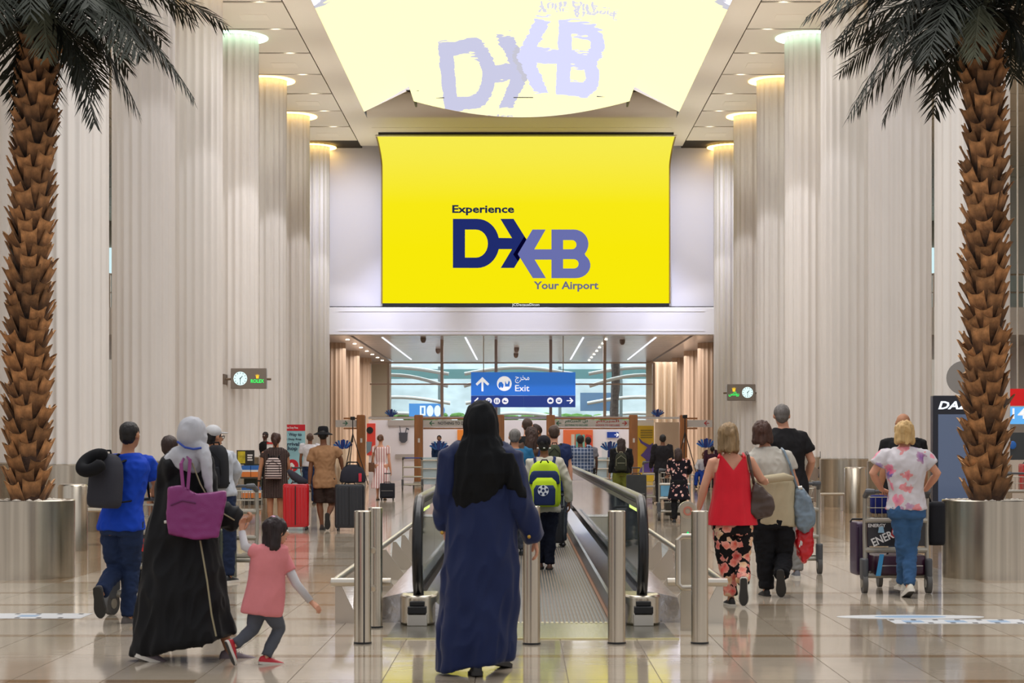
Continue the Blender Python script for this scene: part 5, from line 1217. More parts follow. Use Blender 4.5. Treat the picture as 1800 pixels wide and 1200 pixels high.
# ---- 5 man with white cap
r, J, hp, hs, ax, fw = person('man in white cap and pale grey long sleeves with a black backpack', 20, 388, 1.74,
    dict(head=(376, 769), neck=(377, 789), shL=(360, 802), shR=(403, 800, .05), elR=(415, 826, .1), wrR=(409, 852, .35), elL=(362, 835, .1), wrL=(375, 852, .4), hip=(384, 866)), yaw=-.35, head_yaw=-.8, skin=SK2,
    top=dict(m=fabric('pale_grey_knit', (196, 200, 208)), k='long', hem=-.05), bottom=dict(m=fabric('navy_jeans', (30, 42, 70))), hair=('short', hairmat('hair_black', (24, 20, 20))), feet=dict(m=m_dark, s=m_solew), hdir=((0, 1, 0), (0, 1, 0)), vox=.012, seed=7)
mb = MB(); mb.ell(hp(0, -.01, .06), (.087*hs, .104*hs, .075*hs), 20, 12); cap = mb.build('cap', fabric('white_cap', (206, 206, 208)), r, smooth=180)
Rz = Matrix.Rotation(-.8, 3, 'Z'); MB().ell(hp(0, -.01, .06)+Rz @ Vector((0, .12, -.01)), (.06, .07, .008), 16, 6, Rz).build('cap_visor', fabric('white_cap', (206, 206, 208)), cap, smooth=180)
for sx in (-1, 1):
    MB().tube([hp(sx*.078, .0, .012), hp(sx*.06, .09, .012)], .004, 6).build('glasses_temple', m_dark, r)
    MB().lathe((0, 0, 0), [(.02, 0), (.02, .004)], 12)
    MB().tube([hp(sx*.032+.02*math.cos(a), .098, .008+.017*math.sin(a)) for a in [2*PI*i/12 for i in range(13)]], .003, 5).build('glasses_rim', m_dark, r)
backpack('black backpack on the man in the white cap', 361, 401, 782, 858, 19.82, .2, fabric('black_nylon', (34, 35, 40)), m_strap, J, ax, yaw=-.35)
tr, T = trolley('trolley pushed by the man in the white cap', 404, 21.0, .62, .98, yaw=-.2, handle_m=m_trod)
suitcase('dark green suitcase on the trolley ahead of the man in the white cap', 386, 414, 930, 1018, 20.9, .3, mat('olive_shell', (70, 76, 62), .4), ribsn=5, wheels=False)
# ---- 6 dark man holding paper
r, J, hp, hs, ax, fw = person('man in dark clothes facing the hall, holding a red and white paper beside the column', 53, 468, 1.72,
    dict(head=(466, 766), elR=(480, 795, -.1), wrR=(476, 786, -.4)), yaw=PI-.5, skin=SK4, top=dict(m=fabric('black_cotton', (26, 26, 28)), k='long'), bottom=dict(m=fabric('black_cotton', (26, 26, 28))), hair=('short', hairmat('hair_black', (24, 20, 20))), feet=dict(m=m_dark, s=m_soled), vox=.018)
t = thing('paper_sign', 'small red and white paper held by the man in dark clothes', 'paper', P(476, 784, 52.4)); MB().box(P(475.5, 785, 52.4), (.2, .01, .24)).build('sheet', m_white, t, smooth=0); MB().box(P(475.5, 778.5, 52.38), (.2, .01, .05)).build('red_band', mat('sheet_red', (200, 40, 40), .5), t, smooth=0)
# ---- 7 woman with striped backpack
Yd = 33.0; dk = fabric('dark_pinstripe', (44, 30, 28), fn=stripes((150, 130, 122), 38, 0, .86))
r, J, hp, hs, ax, fw = person('woman with ponytail in dark pinstripe dress and striped backpack', Yd, 484, 1.69,
    dict(head=(485, 773), shL=(464, 796), shR=(503, 796), elL=(458, 823), wrL=(455, 848), elR=(507, 818, .05), wrR=(508, 832, .15), knL=(475, 892), anL=(475, 918), knR=(493, 892), anR=(493, 920)), skin=SK2, hair=('tail', hairmat('hair_chestnut', (66, 40, 30))), feet=dict(m=m_dark, s=m_soled), vox=.014, seed=9, bt=.8)
def exd(mb):
    for a, b_ in (('shL', 'elL'), ('shR', 'elR')): mb.tube([J[a], J[a].lerp(J[b_], .3)], [.058, .058], 12)
drape([(786, 474, 496, .7), (792, 463, 506, .5), (805, 463, 506, .55), (825, 465, 504, .6), (845, 463, 506, .62), (875, 462, 507, .62)], Yd, r, dk, 'dress', folds=((8, .03, 0, .5),), vox=.014, extra=exd, it=1)
backpack('small black and white zigzag striped backpack on the pinstripe dress', 466, 495, 804, 843, Yd-.2, .16, fabric('zigzag_fabric', (60, 44, 44), fn=stripes((206, 188, 182), 24, 2, .5)), m_strap, J, ax)
MB().tube([J['wrL']+Vector((0, 0, .02)), J['wrL']+Vector((0, 0, .045))], .033, 10).build('watch', m_dark, r)
suitcase('red hard-shell suitcase rolled by the woman in the pinstripe dress', 498, 544, 850, 926, 32.2, .28, mat('red_shell', (186, 14, 26), .25, coat=.4), handle=822)
o = MB(); o.tube([P(506, 826, 32.1), P(516, 836, 32.1), P(528, 844, 32.1), P(540, 847, 32.1)], [.03, .07, .07, .03], 12); tag(o.build('jacket_bundle', fabric('dark_grey_coat', (56, 54, 64)), None, smooth=180), 'dark coat laid over the red suitcase', 'coat')
# ---- 8 man in white polo
r, J, hp, hs, ax, fw = person('bald man in white polo shirt and jeans before the banner', 46, 545, 1.74, dict(head=(545, 770)), yaw=.1, skin=SK3, top=dict(m=fabric('white_pique', (214, 212, 216))), bottom=dict(m=jeans), hair=('short', hairmat('hair_cropped', (84, 58, 44))), feet=dict(m=m_dark, s=m_soled), vox=.017)
# ---- 9 man in brown T-shirt and hat
Yb = 32.3; brn = fabric('tan_cotton', (166, 124, 88))
r, J, hp, hs, ax, fw = person('man in black brimmed hat, tan T-shirt and brown shorts', Yb, 570, 1.78,
    dict(head=(568, 765), neck=(569, 782), hip=(571, 845), shL=(551, 792), shR=(590, 792), elL=(546, 822), wrL=(544, 850), elR=(599, 806, .05), wrR=(602, 824, .12), knL=(562, 888), anL=(566, 922, 0), knR=(583, 888), anR=(576, 907, -.25)), skin=SK3, g=1.05,
    top=dict(m=brn, hem=-.2, t=.016, w=1.15), bottom=dict(m=fabric('brown_shorts', (56, 40, 34)), k='shorts', w=1.1), hair=('short', hairmat('hair_black', (24, 20, 20))), feet=dict(m=mat('brown_sandal', (52, 40, 36), .7), s=m_soled), pitch=(0, 1.3), vox=.013, seed=11)
h = MB().lathe(hp(0, -.01, 0), [(.158*hs, .020*hs), (.156*hs, .008*hs), (.12*hs, .024*hs), (.088*hs, .04*hs), (.09*hs, .055*hs), (.084*hs, .12*hs), (.07*hs, .148*hs), (.02*hs, .155*hs), (.02*hs, .14*hs), (.05*hs, .10*hs), (.085*hs, .056*hs), (.158*hs, .020*hs)], 32, False).build('hat', fabric('black_felt', (24, 24, 28)), r, smooth=60)
suitcase('black hard-shell suitcase beside the man in the tan T-shirt', 589, 641, 851, 929, 31.9, .28, mat('black_shell', (36, 37, 42), .35), handle=822)
mb = MB(); rbox(mb, P(620, 848, 31.85), .22, .12, 0, .30, 24, 3, ((0, .9), (.1, 1), (.6, .9), (.85, .7), (1, .4))); t = thing('duffel_bag', 'dark duffel bag with red tab on top of the black suitcase', 'bag', P(620, 848, 31.85)); mb.build('bag_body', fabric('dark_duffel', (44, 44, 54)), t, smooth=180)
MB().box(P(633, 839, 31.72), (.05, .02, .14)).build('red_tab', mat('tab_red', (180, 20, 50), .5), t, bev=.005); MB().tube([P(604, 826, 31.8), P(612, 812, 31.8), P(628, 812, 31.8), P(634, 824, 31.8)], .012, 8).build('handle', m_strap, t)
# ---- 10 pink striped dress
Yp = 49.5; pk = fabric('pink_stripe_cotton', (206, 150, 150), fn=stripes((238, 224, 222), 16, 0, .5))
r, J, hp, hs, ax, fw = person('woman in long pink and white striped dress with a brown shoulder bag', Yp, 670, 1.70, dict(head=(669, 772), elR=(684, 810), wrR=(687, 828, .05)), skin=SK1, hair=('bun', hairmat('hair_auburn', (96, 62, 40))), feet=dict(m=mat('tan_sandal', (150, 110, 80), .7), s=m_soled), vox=.017, bt=.6)
drape([(784, 664, 675, .7), (787, 657, 682, .55), (800, 659, 680, .6), (812, 662, 678, .62), (830, 657, 682, .7), (858, 652, 684, .75)], Yp, r, pk, 'dress', folds=((11, .05, 0, .5),), vox=.016, extra=lambda mb: [mb.tube([J['sh'+q], J['sh'+q].lerp(J['el'+q], .5)], .06, 10) for q in 'LR'], it=1)
t = thing('shoulder_bag', 'brown shoulder bag hanging on the pink striped dress', 'handbag', P(653, 828, Yp-.1)); rbox(MB(), P(653, 829, Yp-.1), .075, .05, 0, .24, 20, 3).build('bag_body', mat('brown_leather', (92, 58, 34), .5), t, smooth=180); MB().tube([P(653, 813, Yp-.1), P(657, 795, Yp-.16), P(661, 785, Yp-.05)], .012, 6).build('strap', mat('brown_leather', (92, 58, 34), .5), t)
suitcase('small black cabin suitcase pulled by the woman in the pink striped dress', 668, 694, 849, 879, 49.2, .2, fabric('black_case_cloth', (40, 42, 50)), handle=832, soft=True)
# ---- 11 man in blue with scarf
person('dark haired officer in navy jacket behind the blue eagle emblem', 69.5, 772, 1.76, yaw=PI, skin=SK2, top=dict(m=fabric('navy_jacket', (40, 66, 110)), k='long'), bottom=dict(m=fabric('navy_jeans', (30, 42, 70))), hair=('short', hairmat('hair_black', (24, 20, 20))), feet=dict(m=m_dark, s=m_soled), vox=.02)
# ---- 12 woman in blue gown
Yn = 12.05; nav = fabric('navy_crepe', (18, 35, 82), .6, bump=.08, sheen=.15); blks = fabric('black_jersey', (14, 16, 20), .8, bump=.1)
r, J, hp, hs, ax, fw = person('woman in long navy blue gown and black headscarf seen from behind at the walkway', Yn, 842, 1.70,
    dict(head=(845, 744), neck=(848, 778), hip=(846, 925), shL=(800, 800, 0), shR=(892, 798, 0), elL=(785, 865, 0), wrL=(782, 930, .12), elR=(913, 890, -.02), wrR=(939, 948, .08), knL=(825, 1060), anL=(838, 1164, -.1), knR=(868, 1060), anR=(872, 1146, .25)),
    skin=SK1, hdir=((.1, .3, -.9), (.22, .15, -.9)), curl=(.4, .4), feet=dict(m=mat('black_shoe', (28, 26, 24), .5), s=m_soled, laces=True), pitch=(.1, .2), fyaw=(.1, -.5), vox=.010, face=False, seed=13, bt=.74)
def exn(mb):
    mb.tube([P(815, 797, Yn), P(795, 806, Yn), P(785, 865, Yn), P(783, 925, Yn+.1)], [.07, .085, .075, .066], 18)
    mb.tube([P(875, 797, Yn), P(896, 806, Yn), P(914, 888, Yn-.02), P(936, 938, Yn+.06), P(940, 946, Yn+.07)], [.07, .085, .078, .060, .056], 18)
g_ = drape([(778, 830, 868, .8), (786, 808, 886, .56), (800, 795, 900, .46), (850, 788, 903, .46), (900, 786, 906, .5), (950, 786, 908, .55), (1000, 782, 910, .6), (1050, 779, 910, .64), (1100, 774, 906, .68), (1140, 771, 903, .70), (1180, 768, 900, .70, 1154)],
      Yn, r, nav, 'gown', n=110, folds=((6, .045, .4, .3), (11, .030, 1.9, .35), (17, .014, .2, .5)), vox=.010, extra=exn, it=1, disp=.015, seed=8)
for (px, py) in ((930, 943), (777, 936)): MB().ell(P(px, py-.0, Yn-.035), (.012, .008, .012), 10, 6).build('cuff_button', mat('gold_button', (190, 150, 70), .3, .8), r)
mb = MB(); mb.ell(P(845, 745, Yn-.01), (.103, .125, .140), 22, 14)
fr = []
def scarf(rows, dyf, n=60):
    rings = []
    for i, (py, xl, xr, d) in enumerate(rows):
        a, b_ = XX(xl, Yn), XX(xr, Yn); u = i/(len(rows)-1); ring = []
        for q in range(n):
            t = 2*PI*q/n; f = 1+.05*min(1, u*2)*math.sin(9*t+u*3)
            ring.append(Vector(((a+b_)/2+(b_-a)/2*math.cos(t)*f, Yn+dyf(u)+d*math.sin(t)*f, ZZ(py, Yn))))
        rings.append(ring)
    return rings
mb.loft(scarf([(735, 817, 873, .11), (765, 817, 874, .105), (785, 806, 886, .12), (800, 798, 900, .13), (830, 797, 906, .14), (862, 798, 880, .10), (885, 803, 858, .05), (897, 808, 846, .02)], lambda u: -.01-.05*u))
mb.loft(scarf([(795, 868, 905, .09), (830, 880, 913, .08), (855, 890, 922, .05), (874, 908, 928, .02)], lambda u: -.05-.04*u, 24))
me = solid(mb, .010, 2, r, folds=.012, fs=10, fz=.2, seed=5, ft=1); me.name = 'headscarf'; finish(me, 'headscarf', blks, r, smooth=180, recalc=False)
# ---- walkway riders and queue
DKH = hairmat('hair_black', (24, 20, 20)); BRH = hairmat('hair_brown_long', (62, 40, 30))
person('grey haired man in teal shirt just right of the navy gown', 25, 905, 1.67, dict(head=(905, 769)), skin=SK2, g=1.1, top=dict(m=fabric('teal_cotton', (36, 102, 142)), k='tee', w=1.1), bottom=dict(m=fabric('grey_trousers', (70, 74, 84))), hair=('short', hairmat('hair_grey', (112, 108, 104))), feet=dict(m=m_dark, s=m_soled), vox=.014, seed=20)
person('tall man with short brown hair farther along the walkway under the exit sign', 31, 927, 1.86, skin=SK1, top=dict(m=fabric('black_cotton', (26, 26, 28))), bottom=dict(m=fabric('grey_trousers', (70, 74, 84))), hair=('short', hairmat('hair_brown_mid', (70, 52, 42))), feet=dict(m=m_dark, s=m_soled), vox=.018)
person('woman with very long brown hair on the walkway behind the teal shirt', 27.5, 936, 1.73, dict(head=(934, 765)), skin=SK1, top=dict(m=fabric('brown_knit', (90, 66, 52)), k='long'), bottom=dict(m=fabric('grey_trousers', (70, 74, 84))), hair=('long', BRH, .42), feet=dict(m=m_dark, s=m_soled), vox=.015, seed=22)
person('dark haired woman turning her face right, beside the long brown hair', 33, 943, 1.77, skin=SK2, head_yaw=-1.0, top=dict(m=fabric('black_cotton', (26, 26, 28)), k='long'), bottom=dict(m=fabric('grey_trousers', (70, 74, 84))), hair=('bob', hairmat('hair_brown_dark', (50, 32, 26)), .1), feet=dict(m=m_dark, s=m_soled), vox=.018, seed=23)
# youth with lime backpack
Yy = 22.1
r, J, hp, hs, ax, fw = person('youth in dark cap and cream shirt with a lime and navy football backpack', Yy, 957, 1.60,
    dict(head=(956, 783), neck=(957, 802), shL=(934, 813), shR=(981, 812), elL=(925, 850), wrL=(930, 885, .1), elR=(997, 848, .0), wrR=(1000, 882, .05), hip=(957, 893), knL=(952, 935), anL=(950, 988, .1), knR=(967, 937), anR=(966, 990, 0)), skin=SK3, g=1.05,
    top=dict(m=fabric('cream_cotton', (206, 200, 184)), k='long', hem=-.08, w=1.05), bottom=dict(m=fabric('midnight_jeans', (22, 26, 44)), w=1.0), hair=('short', DKH), feet=dict(m=mat('brown_shoe', (84, 52, 38), .5), s=m_soled), vox=.012, seed=24)
mb = MB(); mb.ell(hp(0, -.01, .045), (.087*hs, .104*hs, .088*hs), 20, 12); mb.build('cap', fabric('black_cap', (24, 22, 30)), r, smooth=180)
MB().tube([hp(-.082, -.03, -.03), hp(0, -.105, -.028), hp(.082, -.03, -.03)], .008, 6).build('mask_strap', m_white, r)
lime = fabric('lime_nylon', (196, 224, 40)); nvy = fabric('navy_nylon', (36, 50, 92))
yb = Yy-.24
t = thing('backpack', 'lime green and navy backpack with a football print', 'backpack', P(957, 890, yb)); base = P(957, 890, yb)
W_ = lambda a: a*yb/F
rbox(MB(), base, W_(29), .12, 0, W_(80), 32, 3.4, ((0, .82), (.05, .95), (.15, 1), (.6, .97), (.8, .88), (.92, .72), (1, .4))).build('bag_body', lime, t, smooth=180)
rbox(MB(), base-Vector((0, .07, 0)), W_(27), .07, W_(40), W_(63), 28, 3.4, ((0, .98), (.1, 1), (.6, .96), (.9, .84), (1, .7))).build('navy_band', nvy, t, smooth=180)
rbox(MB(), base-Vector((0, .11, 0)), W_(23), .07, W_(2), W_(51), 28, 3.2, ((0, .85), (.06, .97), (.6, 1), (.85, .9), (1, .6))).build('front_pocket', lime, t, smooth=180)
rbox(MB(), base-Vector((0, .165, 0)), W_(19), .03, W_(3), W_(38), 28, 4, ((0, .85), (.06, .97), (.8, 1), (1, .8))).build('lower_pocket', nvy, t, smooth=180)
mb_ = P(958, 862, yb-.2)
shape2d([disc(0, 0, 1)], (mb_.x-.02, yb-.197, mb_.z), .062, mat('print_white', (220, 224, 230), .6), t, 'ball_print')
for q in range(5):
    a = 2*PI*q/5+.3; shape2d([[(1*.72*math.cos(a)+.26*math.cos(2*PI*i/5+a), .72*math.sin(a)+.26*math.sin(2*PI*i/5+a)) for i in range(5)]], (mb_.x-.02, yb-.201, mb_.z), .062, nvy, t, 'ball_patch')
shape2d([[(.3*math.cos(2*PI*i/5), .3*math.sin(2*PI*i/5)) for i in range(5)]], (mb_.x-.02, yb-.202, mb_.z), .062, nvy, t, 'ball_patch')
MB().tube([P(950, 813, yb-.1), P(953, 808, yb-.13), P(961, 808, yb-.13), P(964, 813, yb-.1)], .008, 6).build('top_handle', m_strap, t)
for sx in (-1, 1): MB().tube([P(957+sx*14, 822, yb+.1), J['sh'+('L' if sx < 0 else 'R')]+Vector((-sx*.05, -.05, .05)), J['sh'+('L' if sx < 0 else 'R')]+Vector((-sx*.05, .03, .055)), J['sh'+('L' if sx < 0 else 'R')]+Vector((-sx*.05, .13, -.1)), P(957+sx*24, 880, yb+.2)], [.022, .028, .028, .022, .014], 8, flat=.5).build('shoulder_strap', nvy, t)
suitcase('black upright suitcase on the walkway beside the youth', 972, 992, 893, 950, 27.0, .25, mat('black_shell', (36, 37, 42), .35), handle=870)
# navy T man
r, J, hp, hs, ax, fw = person('man in navy T-shirt and olive backpack ahead of the youth on the walkway', 27.3, 977, 1.76, dict(head=(974, 762), shL=(958, 787), shR=(995, 787), elR=(1001, 820), wrR=(1003, 846), hip=(977, 862)), skin=SK1, g=1.08, top=dict(m=fabric('navy_cotton', (30, 44, 84)), w=1.1), bottom=dict(m=fabric('grey_trousers', (70, 74, 84))), hair=('short', hairmat('hair_brown_mid', (70, 52, 42))), feet=dict(m=m_dark, s=m_soled), vox=.014, seed=26)
backpack('olive backpack on the man in the navy T-shirt', 963, 986, 781, 826, 27.1, .2, fabric('olive_nylon', (66, 72, 52)), m_strap, J, ax)
r, J, hp, hs, ax, fw = person('man in blue plaid shirt and grey trousers beyond the right handrail', 40.5, 1021, 1.69, dict(head=(1020, 774)), skin=SK3, g=1.12, top=dict(m=fabric('blue_plaid', (74, 92, 124), fn=stripes((176, 184, 198), 14, 2, .84, 0)), k='long', w=1.15), bottom=dict(m=fabric('grey_trousers2', (92, 98, 112))), hair=('short', DKH), feet=dict(m=m_dark, s=m_soled), vox=.016, seed=27)
r, J, hp, hs, ax, fw = person('woman with long dark hair, black jacket, olive trousers and olive backpack', 39.5, 1092, 1.62, dict(head=(1092, 780), elL=(1076, 812), wrL=(1072, 832), elR=(1109, 812), wrR=(1106, 832, .1)), skin=SK2, top=dict(m=fabric('black_cotton', (26, 26, 28)), k='long'), bottom=dict(m=fabric('olive_trousers', (120, 124, 50)), w=1.15), hair=('long', hairmat('hair_brown_dark', (50, 32, 26)), .25), feet=dict(m=m_dark, s=m_soled), vox=.016, seed=28)
backpack('dark olive backpack with pale piping on the woman in olive trousers', 1081, 1102, 796, 828, 39.3, .18, fabric('dark_olive_nylon', (58, 60, 46)), mat('piping_pale', (150, 146, 120), .6), J, ax)
suitcase('large dark grey suitcase right of the olive trousers', 1101, 1136, 834, 898, 38.8, .3, fabric('grey_case_cloth', (66, 68, 68)), soft=True, handle=822)
r, J, hp, hs, ax, fw = person('man in dark suit pushing a trolley behind the floral dress', 45.5, 1164, 1.71, dict(head=(1165, 772), elL=(1147, 806), wrL=(1144, 822, .3)), skin=SK3, g=1.05, top=dict(m=fabric('black_suit', (32, 30, 34)), k='long', hem=-.25, t=.018, w=1.1), bottom=dict(m=fabric('black_suit', (32, 30, 34))), hair=('short', DKH), feet=dict(m=m_dark, s=m_soled), vox=.017, seed=29)
trolley('empty trolley of the man in the dark suit', 1153, 46.3, .62, 1.0, basket=False)
suitcase('grey suitcase on the trolley of the man in the dark suit', 1148, 1162, 846, 882, 46.6, .3, mat('grey_shell', (120, 116, 118), .4), wheels=False, ribsn=4)
# floral dress
Yf = 35.3
r, J, hp, hs, ax, fw = person('small woman in black dress with pale pink flowers holding a trolley', Yf, 1193, 1.43, dict(head=(1192, 797), elL=(1176, 828, .1), wrL=(1172, 838, .35), elR=(1212, 826, .1), wrR=(1208, 838, .3)), skin=SK2, hair=('long', hairmat('hair_brown_dark', (50, 32, 26)), .16), bottom=dict(m=fabric('black_cotton', (26, 26, 28)), k='long'), feet=dict(m=m_dark, s=m_soled), vox=.014, hdir=((0, 1, 0), (0, 1, 0)), seed=30, bt=.75)
drape([(805, 1186, 1199, .7), (809, 1177, 1209, .5), (825, 1178, 1208, .58), (842, 1180, 1208, .6), (860, 1176, 1210, .62), (878, 1173, 1213, .62)], Yf, r, fabric('floral_black', (24, 20, 30), fn=floral([(232, 176, 170), (196, 120, 120), (240, 214, 204)], 15, .40, .35)), 'dress', folds=((9, .04, 0, .5),), vox=.014, it=1,
      extra=lambda mb: [mb.tube([J['sh'+q], J['el'+q], J['el'+q].lerp(J['wr'+q], .35)], [.055, .065, .06], 10) for q in 'LR'])
tr, T = trolley('trolley with pale blue advert held by the woman in the floral dress', 1186, 36.2, .58, .95, panel=mat('advert_blue', (110, 170, 205), .4, var=.3, vs=2))
suitcase('dark suitcase lying low on the trolley beyond the floral dress', 1168, 1202, 882, 905, 36.5, .45, mat('olive_dark_shell', (60, 56, 46), .5), wheels=False, ribsn=3)
# seated pair
def bench(px0, px1, py, Y, lab, back=False):
    t = thing('bench', lab, 'bench', (XX((px0+px1)/2, Y), Y, 0)); z = ZZ(py, Y)
    MB().bb(XX(px0, Y), XX(px1, Y), Y-.22, Y+.22, z-.05, z).build('seat', mat('bench_steel', (190, 180, 164), .3, .7), t, smooth=0, bev=.02)
    for px in (px0+4, px1-4): MB().bb(XX(px, Y)-.03, XX(px, Y)+.03, Y-.18, Y+.18, 0, z-.05).build('leg', m_steel_l, t, smooth=0)
    return t
bench(1216, 1252, 833, 62.2, 'pale bench with a seated man at the foot of the right columns')
person('seated man in white shirt and bright blue trousers on the bench', 62, 1237, 1.70, dict(head=(1238, 799, .1), neck=(1237, 806, .15), hip=(1234, 831, .2), shL=(1229, 810, .15), shR=(1244, 810, .15), elL=(1224, 820, 0), wrL=(1226, 826, -.2), elR=(1246, 820, 0), wrR=(1240, 826, -.2), hjL=(1230, 832, .15), hjR=(1238, 832, .15), knL=(1225, 832, -.3), anL=(1223, 853, -.35), knR=(1234, 832, -.3), anR=(1233, 853, -.35)),
       yaw=PI, skin=SK3, top=dict(m=fabric('white_pique', (214, 212, 216)), k='long'), bottom=dict(m=fabric('bright_blue_trousers', (28, 66, 160))), feet=dict(m=m_dark, s=m_soled), hair=None, vox=.018)
person('person in dark maroon top half hidden behind the red top', 60, 1250, 1.5, dict(head=(1252, 790)), skin=SK3, top=dict(m=fabric('maroon_cotton', (66, 34, 50)), k='long'), bottom=dict(m=fabric('black_cotton', (26, 26, 28))), hair=('short', DKH), feet=dict(m=m_dark, s=m_soled), vox=.02)
# ---- 24 red top
Yr = 17.15; red = fabric('red_satin', (236, 24, 46), .5, sheen=.1); fl = fabric('floral_trousers', (26, 20, 22), fn=floral([(224, 40, 34), (236, 110, 90), (232, 180, 130), (210, 30, 40)], 14, .62, .22))
r, J, hp, hs, ax, fw = person('blonde woman in red sleeveless top and red floral trousers walking', Yr, 1287, 1.66,
    dict(head=(1280, 767), neck=(1284, 796), hip=(1288, 925), shL=(1253, 812), shR=(1318, 810), elL=(1239, 852), wrL=(1229, 892, .05), elR=(1338, 842, .02), wrR=(1346, 848, .3), knL=(1276, 982), anL=(1285, 1050), knR=(1303, 984, .02), anR=(1307, 1024, -.2)), skin=SK1, g=1.1, hands=(True, True), hdir=((-.1, .1, -1), (0, 1, 0)),
    bottom=dict(m=fl, w=1.12, hem=.93), hair=('bob', hairmat('hair_dark_blonde', (150, 122, 86)), .15), feet=dict(m=mat('black_trainer', (30, 28, 28), .6), s=m_solew, laces=True), pitch=(0, 1.35), fyaw=(.15, -.1), vox=.010, seed=31, bt=.96)
ytp = lambda px, py, d: P(px, py, Yr+d)
mb = MB(); rows = [(810, 1255, 1318, .80), (830, 1254, 1319, .84), (850, 1255, 1319, .80), (880, 1251, 1323, .78), (905, 1246, 1328, .74), (922, 1242, 1331, .72)]
def vneck():
    rings = []; n = 80
    for i, (py, xl, xr, dr) in enumerate(rows):
        a, b_ = XX(xl, Yr), XX(xr, Yr); hw = (b_-a)/2; ring = []; u = i/(len(rows)-1)
        for q in range(n):
            t = 2*PI*q/n; x = math.cos(t); f = 1+.035*u*math.sin(9*t)+.02*u*math.sin(15*t+1)
            z = ZZ(py, Yr)
            if i == 0: z = ZZ(800+26*max(0, 1-abs(x)*1.6) if abs(x) < .72 else 803+45*(abs(x)-.72)/.28, Yr)
            ring.append(Vector(((a+b_)/2+hw*x*f, Yr-.005+hw*dr*math.sin(t)*f, z)))
        rings.append(ring)
    return rings
MB().loft(vneck(), caps=False).build('sleeveless_top', red, r, smooth=180)
for sx in (-1, 1): MB().tube([ytp(1286+sx*23, 804, -.11), ytp(1286+sx*21, 799, -.05), ytp(1286+sx*20, 797, .02)], .012, 8).build('shoulder_strap', red, r)
t = thing('shoulder_bag', 'dark brown leather shoulder bag between the red top and the cream top', 'handbag', P(1342, 910, Yr-.02))
bgl = mat('dark_brown_leather', (72, 54, 46), .45, var=.1); mb = MB()
mb.loft([[P(x, y, Yr+d) for x, y in ((1326, 848), (1340, 856), (1356, 874), (1362, 892), (1357, 905), (1330, 912), (1318, 900), (1322, 870))] for d in (-.10, -.05, .05, .08)]); me = solid(mb, .012, 6, t, folds=.008, fs=9); me.name = 'bag_body'; finish(me, 'bag_body', bgl, t, smooth=180, recalc=False)
MB().tube([P(1326, 852, Yr-.02), P(1320, 825, Yr-.09), P(1315, 800, Yr-.06), P(1312, 795, Yr)], .014, 8).build('strap', bgl, t)
MB().ell(P(1228, 903, Yr+.05), (.001,)*3) if False else None
# ---- 25 cream top
Yc = 18.25; crm = fabric('cream_knit', (206, 200, 188)); bei = fabric('beige_cardigan', (204, 190, 158)); bkt = fabric('black_trousers', (22, 22, 26))
r, J, hp, hs, ax, fw = person('woman with brown bob, cream top, tied beige cardigan and black trousers', Yc, 1352, 1.69,
    dict(head=(1339, 762), neck=(1346, 785), hip=(1358, 915), shL=(1323, 803), shR=(1382, 801), elL=(1316, 845), wrL=(1322, 880, .2), elR=(1392, 836), wrR=(1403, 862, .05), knL=(1345, 975), anL=(1347, 1034), knR=(1378, 978, .02), anR=(1374, 1010, -.2)), skin=SK1, g=1.18,
    top=dict(m=crm, hem=.16, w=1.12, sl=.7), bottom=dict(m=bkt, w=1.3), hair=('bob', hairmat('hair_reddish_brown', (74, 46, 34)), .10), feet=dict(m=mat('black_trainer', (30, 28, 28), .6), s=m_soled), pitch=(0, 1.3), fyaw=(.1, -.3), vox=.011, seed=33)
drape([(840, 1318, 1392, .72), (848, 1315, 1395, .78), (870, 1318, 1397, .80), (900, 1321, 1399, .78), (918, 1326, 1399, .74, 926)], Yc, r, bei, 'tied_cardigan', folds=((6, .03, 0, .2),), vox=.011, disp=.008, it=1)
MB().tube([P(1322, 845, Yc-.2), P(1350, 842, Yc-.29), P(1378, 838, Yc-.27), P(1392, 840, Yc-.16)], [.03, .04, .04, .025], 12).build('sleeve_knot', bei, r, smooth=180)
t = thing('handbag', 'grey blue slouchy bag hanging from the arm in the cream top', 'handbag', P(1413, 935, Yc))
m_gb = mat('grey_blue_leather', (120, 138, 152), .4, var=.12, bump=.2, bs=30); mb = MB()
mb.loft([[P((x-1412)*k_+1412, (y-898)*k_+898, Yc+d) for x, y in ((1400, 856), (1412, 858), (1424, 876), (1431, 900), (1433, 922), (1414, 937), (1402, 928), (1395, 900), (1396, 872))] for d, k_ in ((-.11, .75), (-.09, .95), (0, 1.02), (.08, .95), (.10, .75))]); me = solid(mb, .012, 6, t, folds=.010, fs=9); me.name = 'bag_body'; finish(me, 'bag_body', m_gb, t, smooth=180, recalc=False)
MB().tube([P(1402, 860, Yc-.03), P(1388, 815, Yc-.13), P(1378, 792, Yc-.09), P(1374, 788, Yc)], .011, 8).build('strap', m_gb, t); MB().tube([P(1403, 858, Yc-.08), P(1410, 857, Yc-.08)], .02, 8).build('buckle', m_steel_l, t)
t = thing('shopping_bag', 'red plastic shopping bag with white print below the grey blue bag', 'bag', P(1413, 990, Yc+.15)); mb = MB()
mb.loft([[P((x-1414)*k_+1414, y, Yc+.12+d) for x, y in ((1402, 926), (1426, 926), (1429, 955), (1424, 978), (1412, 990), (1404, 975), (1399, 950))] for d, k_ in ((-.08, .8), (-.05, 1), (.05, 1), (.08, .8))]); me = solid(mb, .012, 4, t, folds=.014, fs=12); me.name = 'bag_body'; finish(me, 'bag_body', mat('red_plastic', (208, 24, 34), .3, bump=.3, bs=12), t, smooth=180, recalc=False)
